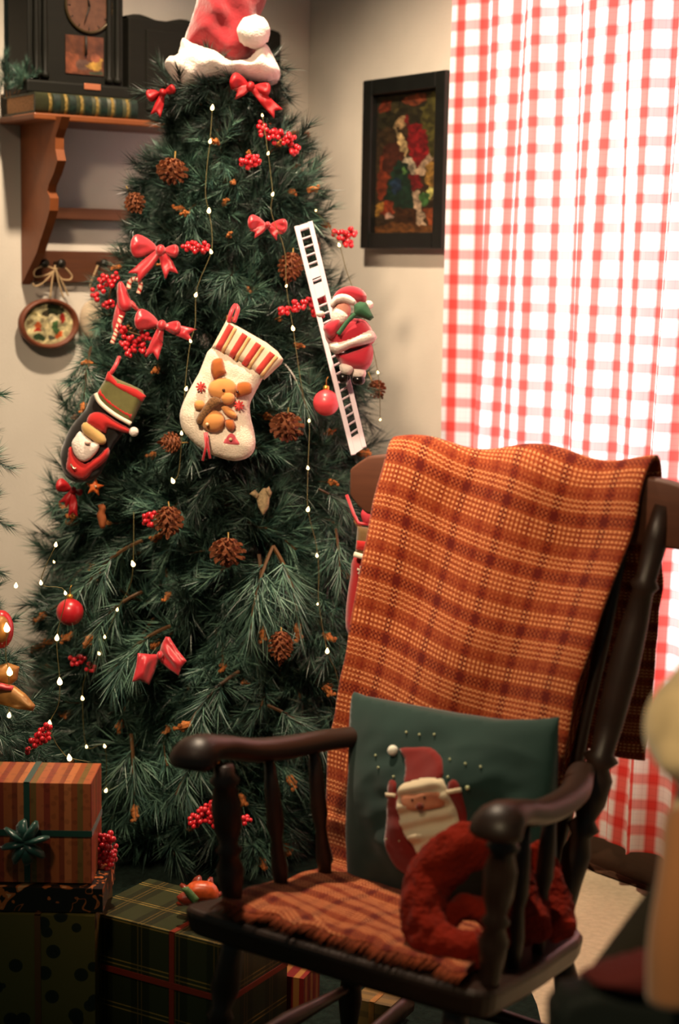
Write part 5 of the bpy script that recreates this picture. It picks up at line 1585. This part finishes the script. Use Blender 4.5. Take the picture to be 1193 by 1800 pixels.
# ------------------------------------------------------------------ gifts
def paper(name, kind):
    M = bpy.data.materials.new(name); M.use_nodes = True
    nt = M.node_tree; N = nt.nodes.new; L = nt.links.new; b = nt.nodes['Principled BSDF']; b.inputs['Roughness'].default_value = .38
    uv = N('ShaderNodeUVMap'); uv.uv_map = 'UVMap'; sp = N('ShaderNodeSeparateXYZ'); L(uv.outputs[0], sp.inputs[0])
    def fract(sock, per, off=0):
        a = N('ShaderNodeMath'); a.operation = 'MULTIPLY_ADD'; L(sock, a.inputs[0]); a.inputs[1].default_value = 1 / per; a.inputs[2].default_value = off
        f_ = N('ShaderNodeMath'); f_.operation = 'FRACT'; L(a.outputs[0], f_.inputs[0]); return f_.outputs[0]
    def ramp(sock, stops, interp='CONSTANT'):
        r = N('ShaderNodeValToRGB'); r.color_ramp.interpolation = interp; e = r.color_ramp.elements
        e[0].position = stops[0][0]; e[0].color = (*lin(stops[0][1]), 1); e[1].position = stops[1][0]; e[1].color = (*lin(stops[1][1]), 1)
        for p, c in stops[2:]: x = e.new(p); x.color = (*lin(c), 1)
        L(sock, r.inputs[0]); return r.outputs[0]
    def mix(fac, a, c, bt='MIX', f=None):
        m_ = N('ShaderNodeMix'); m_.data_type = 'RGBA'; m_.blend_type = bt
        if fac is not None: L(fac, m_.inputs[0])
        else: m_.inputs[0].default_value = f
        for s, i in ((a, 6), (c, 7)):
            if isinstance(s, tuple): m_.inputs[i].default_value = (*lin(s), 1)
            else: L(s, m_.inputs[i])
        return m_.outputs[2]
    if kind == 'stripes':
        c = ramp(fract(sp.outputs[0], .085), [(0, (156, 84, 44)), (.18, (124, 58, 34)), (.30, (176, 104, 60)), (.45, (140, 72, 38)), (.58, (112, 86, 44)), (.70, (160, 86, 50)), (.86, (128, 52, 36))])
        vo = N('ShaderNodeTexVoronoi'); vo.inputs['Scale'].default_value = 70; L(uv.outputs[0], vo.inputs['Vector'])
        d = ramp(vo.outputs['Distance'], [(0, (0, 0, 0)), (.35, (255, 255, 255))])
        c = mix(None, c, d, 'MULTIPLY', .22)
    elif kind == 'plaid':
        def lines(s, per): return ramp(fract(s, per), [(0, (0, 0, 0)), (.42, (255, 255, 255)), (.45, (0, 0, 0)), (.52, (255, 255, 255)), (.55, (0, 0, 0))])
        c = mix(lines(sp.outputs[0], .085), (46, 50, 26), (112, 92, 44)); c = mix(lines(sp.outputs[1], .085), c, (140, 116, 56))
        dk = ramp(fract(sp.outputs[0], .085, .25), [(0, (255, 255, 255)), (.5, (130, 130, 120))]); c = mix(None, c, dk, 'MULTIPLY', .6)
    elif kind == 'blotch':
        nz = N('ShaderNodeTexNoise'); nz.inputs['Scale'].default_value = 22; nz.inputs['Distortion'].default_value = 1.2; nz.inputs['Detail'].default_value = 1; L(uv.outputs[0], nz.inputs['Vector'])
        c = ramp(nz.outputs['Fac'], [(0, (206, 150, 100)), (.36, (176, 96, 44)), (.43, (20, 18, 15)), (.63, (150, 84, 40)), (.66, (20, 18, 15))])
    elif kind in ('spots', 'blotch'):
        vo = N('ShaderNodeTexVoronoi'); vo.inputs['Scale'].default_value = 24 if kind == 'spots' else 17; L(uv.outputs[0], vo.inputs['Vector'])
        if kind == 'spots': c = ramp(vo.outputs['Distance'], [(0, (26, 30, 20)), (.25, (30, 34, 20)), (.33, (92, 82, 36))])
        else: c = ramp(vo.outputs['Distance'], [(0, (196, 116, 60)), (.16, (206, 150, 100)), (.3, (22, 18, 16))])
    elif kind == 'red': c = ramp(fract(sp.outputs[0], .03), [(0, (120, 34, 30)), (.6, (150, 100, 50))])
    else: c = ramp(fract(sp.outputs[1], .03), [(0, (120, 96, 52)), (.6, (96, 78, 44))])
    L(c, b.inputs['Base Color'])
    return M


def gift(label, O, ax, ay, sx, sy, sz, paperm, ribbon_m=None, rib=None, bowc=None, loc=None):
    t = thing('gift_box', label, 'gift', O)
    P = [O + ax * x + ay * y + UP * z for z in (0, sz) for x, y in ((0, 0), (sx, 0), (sx, sy), (0, sy))]
    quads = [((0, 1, 5, 4), 'xz'), ((1, 2, 6, 5), 'yz'), ((2, 3, 7, 6), 'xz'), ((3, 0, 4, 7), 'yz'), ((4, 5, 6, 7), 'xy'), ((3, 2, 1, 0), 'xy')]
    vv, ff, uv = [], [], []
    for q, m_ in quads:
        b = len(vv)
        for i in q:
            vv.append(P[i]); x = (P[i] - O).dot(ax); y = (P[i] - O).dot(ay); z = (P[i] - O).z
            uv.append({'xz': (x, z), 'yz': (y + sx, z), 'xy': (x, y + sz)}[m_])
        ff.append((b, b + 1, b + 2, b + 3))
    bo = mesh('box', vv, ff, paperm, t, smooth=False, uv=uv)
    # folded paper flap on the side
    if ribbon_m:
        w = .0055; e = .0015
        for fx in (rib[0],) if rib[0] is not None else ():
            x0 = sx * fx
            obox('ribbon', O, ax, ay, UP, (x0 - w, -e, 0), (x0 + w, 0, sz + e), ribbon_m, t)
            obox('ribbon', O, ax, ay, UP, (x0 - w, -e, sz), (x0 + w, sy + e, sz + e), ribbon_m, t)
        if rib[1] is not None:
            z0 = sz * rib[1]
            obox('ribbon', O, ax, ay, UP, (-e, -e * 1.5, z0 - w), (sx + e, 0, z0 + w), ribbon_m, t)
            obox('ribbon', O, ax, ay, UP, (sx, -e, z0 - w), (sx + e, sy, z0 + w), ribbon_m, t)
        if rib[2] is not None:
            y0 = sy * rib[2]
            obox('ribbon', O, ax, ay, UP, (-e, y0 - w, sz), (sx + e, y0 + w, sz + e), ribbon_m, t)
            obox('ribbon', O, ax, ay, UP, (sx, y0 - w, 0), (sx + e, y0 + w, sz + e), ribbon_m, t)
    if bowc:
        c, s, m_ = bowc
        for k in range(8):
            a = 2 * PI * k / 8 + .2
            dx = cr * math.cos(a) + cu * math.sin(a)
            pts = [c, c + dx * s * .5 - fwd * s * .35, c + dx * s - fwd * s * .1, c + dx * s * .55 + cu * .0 - fwd * s * .0, c]
            tube('bow_loop', smooth_path(pts, 5), s * .16, m_, t, 6, flat=2.2)
    return t


X_, Y_ = Vector((1, 0, 0)), Vector((0, 1, 0))
grn_rib = mat('dark_green_ribbon', (24, 66, 56), .3, .5, sheen=.2)
red_rib = mat('orange_red_ribbon', (128, 44, 26), .35, .5)
Yg = 3.0
pbr = ray_plane(161, 1560, (0, Yg, 0), Y_); ptr = ray_plane(160, 1378, (0, Yg, 0), Y_)
zg0, zg1 = .295, ptr.z
pl = paper('striped_paper', 'stripes')
bowp = ray_plane(45, 1480, (0, Yg - .02, 0), Y_)
g1x = pbr.x - .245
bo_ = Vector((0, 0, 0))
gift('tall gift in orange striped paper with dark green ribbon, topmost at the left', Vector((g1x, Yg, zg0)), X_, Y_, .245, .13, zg1 - zg0, pl, grn_rib, (.52, .50, None), (bowp, .035, grn_rib))
gift('flat gift in black and tan blotched paper under the striped gift', Vector((g1x - .02, Yg - .02, .247)), X_, Y_, .288, .17, .045, paper('blotched_paper', 'blotch'))
gift('large gift in olive paper with dark spots at the bottom of the left stack', Vector((g1x - .02, Yg - .03, .009)), X_, Y_, .275, .24, .235, paper('spotted_paper', 'spots'), mat('bronze_ribbon', (96, 62, 30), .5), (.62, None, None))
# plaid gift on the floor
zt4 = .22
A4 = ray_plane(150, 1600, (0, 0, zt4), UP); B4 = ray_plane(352, 1652, (0, 0, zt4), UP); C4 = ray_plane(253, 1549, (0, 0, zt4), UP)
ax4 = (B4 - A4); L4 = ax4.length; ax4.normalize(); ay4 = Vector((-ax4.y, ax4.x, 0))
gift('gift in olive plaid paper with red ribbon beside the chair', Vector((A4.x, A4.y, .009)), ax4, ay4, L4 + .06, .20, zt4 - .009, paper('plaid_paper', 'plaid'), red_rib, (.62, .52, None), (Q(352, 1578, 3.18), .035, red_rib))
gift('small red and gold gift on the floor under the chair seat', Vector((-.175, 3.12, .009)), Vector((.94, -.33, 0)), Vector((.33, .94, 0)), .13, .09, .075, paper('red_gold_paper', 'red'), gr_m, (.5, None, None))
gift('tiny tan gift on the floor beneath the chair front', Vector((.04, 3.05, .009)), Vector((.9, -.43, 0)), Vector((.43, .9, 0)), .08, .07, .05, paper('tan_paper', 'tan'), gr_m, (.5, None, None))
# decoration on the plaid gift: leaf and berries
ft = deco('gift_topper', 'orange and green flower topper lying on the plaid gift', 'decoration', 350, 1590, 3.14)
puff('petal', [(322, 1568), (334, 1552), (352, 1548), (374, 1552), (384, 1566), (382, 1582), (362, 1584), (340, 1580)], 3.15, mat('orange_foil', (206, 84, 36), .35, noise_amt=.3, noise_scale=80), ft, thick=.02, res=3, smooth_out=2)
puff('petal', [(310, 1576), (330, 1566), (346, 1574), (344, 1590), (322, 1592)], 3.13, red_rib, ft, thick=.014, res=3, smooth_out=2)
puff('leaf', [(318, 1562), (330, 1558), (340, 1568), (350, 1580), (342, 1592), (330, 1578)], 3.115, mat('green_leaf', (74, 104, 56), .6), ft, thick=.006, res=3)

# ------------------------------------------------------------------ foreground at the right edge
DF = 1.75
fg = thing('upholstered_seat', 'blurred dark seat with a red cushion in the bottom right corner', 'chair', (.42, 1.9, .0))
dkc = mat('dark_upholstery', (46, 38, 26), .8); dkr = mat('dark_red_cushion', (104, 34, 30), .85)
puff('backrest', [(1160, 1535), (1200, 1480), (1330, 1400), (1330, 1720), (1120, 1720), (1035, 1705), (1090, 1630)], DF + .08, dkc, fg, thick=.03, width=20, res=8, gx=-.0003)
puff('cushion', [(1010, 1712), (1060, 1690), (1120, 1672), (1200, 1660), (1330, 1660), (1330, 1740), (1190, 1742), (1100, 1735), (1040, 1722)], DF - .02, dkr, fg, thick=.05, width=20, res=8)
puff('seat_base', [(980, 1725), (1040, 1712), (1120, 1725), (1330, 1735), (1330, 2000), (960, 2000), (960, 1760)], DF - .0, mat('black_green_base', (20, 26, 20), .7), fg, thick=.05, width=20, res=10)
for px_ in (985, 1300):
    p = Q(px_, 1950, DF + .02); tube('leg', [p, Vector((p.x, p.y, 0.0))], .02, chair_w, fg, 10)
cream_f = mat('cream_shaggy_plush', (240, 208, 160), .98, .05, noise_amt=.2, noise_scale=20, sheen=.5)
pz = thing('plush_toy', 'blurred cream plush animal sitting at the right edge', 'toy', Q(1240, 1700, DF - .06))
g = [ball_geo(Q(1238, 1280, DF - .05), .062, .06, .062), ball_geo(Q(1195, 1330, DF - .08), .026, .03, .022), ball_geo(Q(1215, 1200, DF - .04), .022, .02, .026), ball_geo(Q(1275, 1480, DF - .04), .06, .06, .10)]
v1, f1 = join_geo(g)
o = mesh('body', v1, f1, cream_f, pz)
add_mod(o, 'REMESH', mode='VOXEL', voxel_size=.006); add_mod(o, 'SMOOTH', factor=.8, iterations=6)
tube('arm', smooth_path([Q(1222, 1440, DF - .09), Q(1205, 1560, DF - .12), Q(1190, 1660, DF - .13), Q(1188, 1760, DF - .13)], 5), [.030] * 3 + [.028] * 13, mat('tan_plush_arm', (176, 116, 72), .95, sheen=.4), pz, 14)
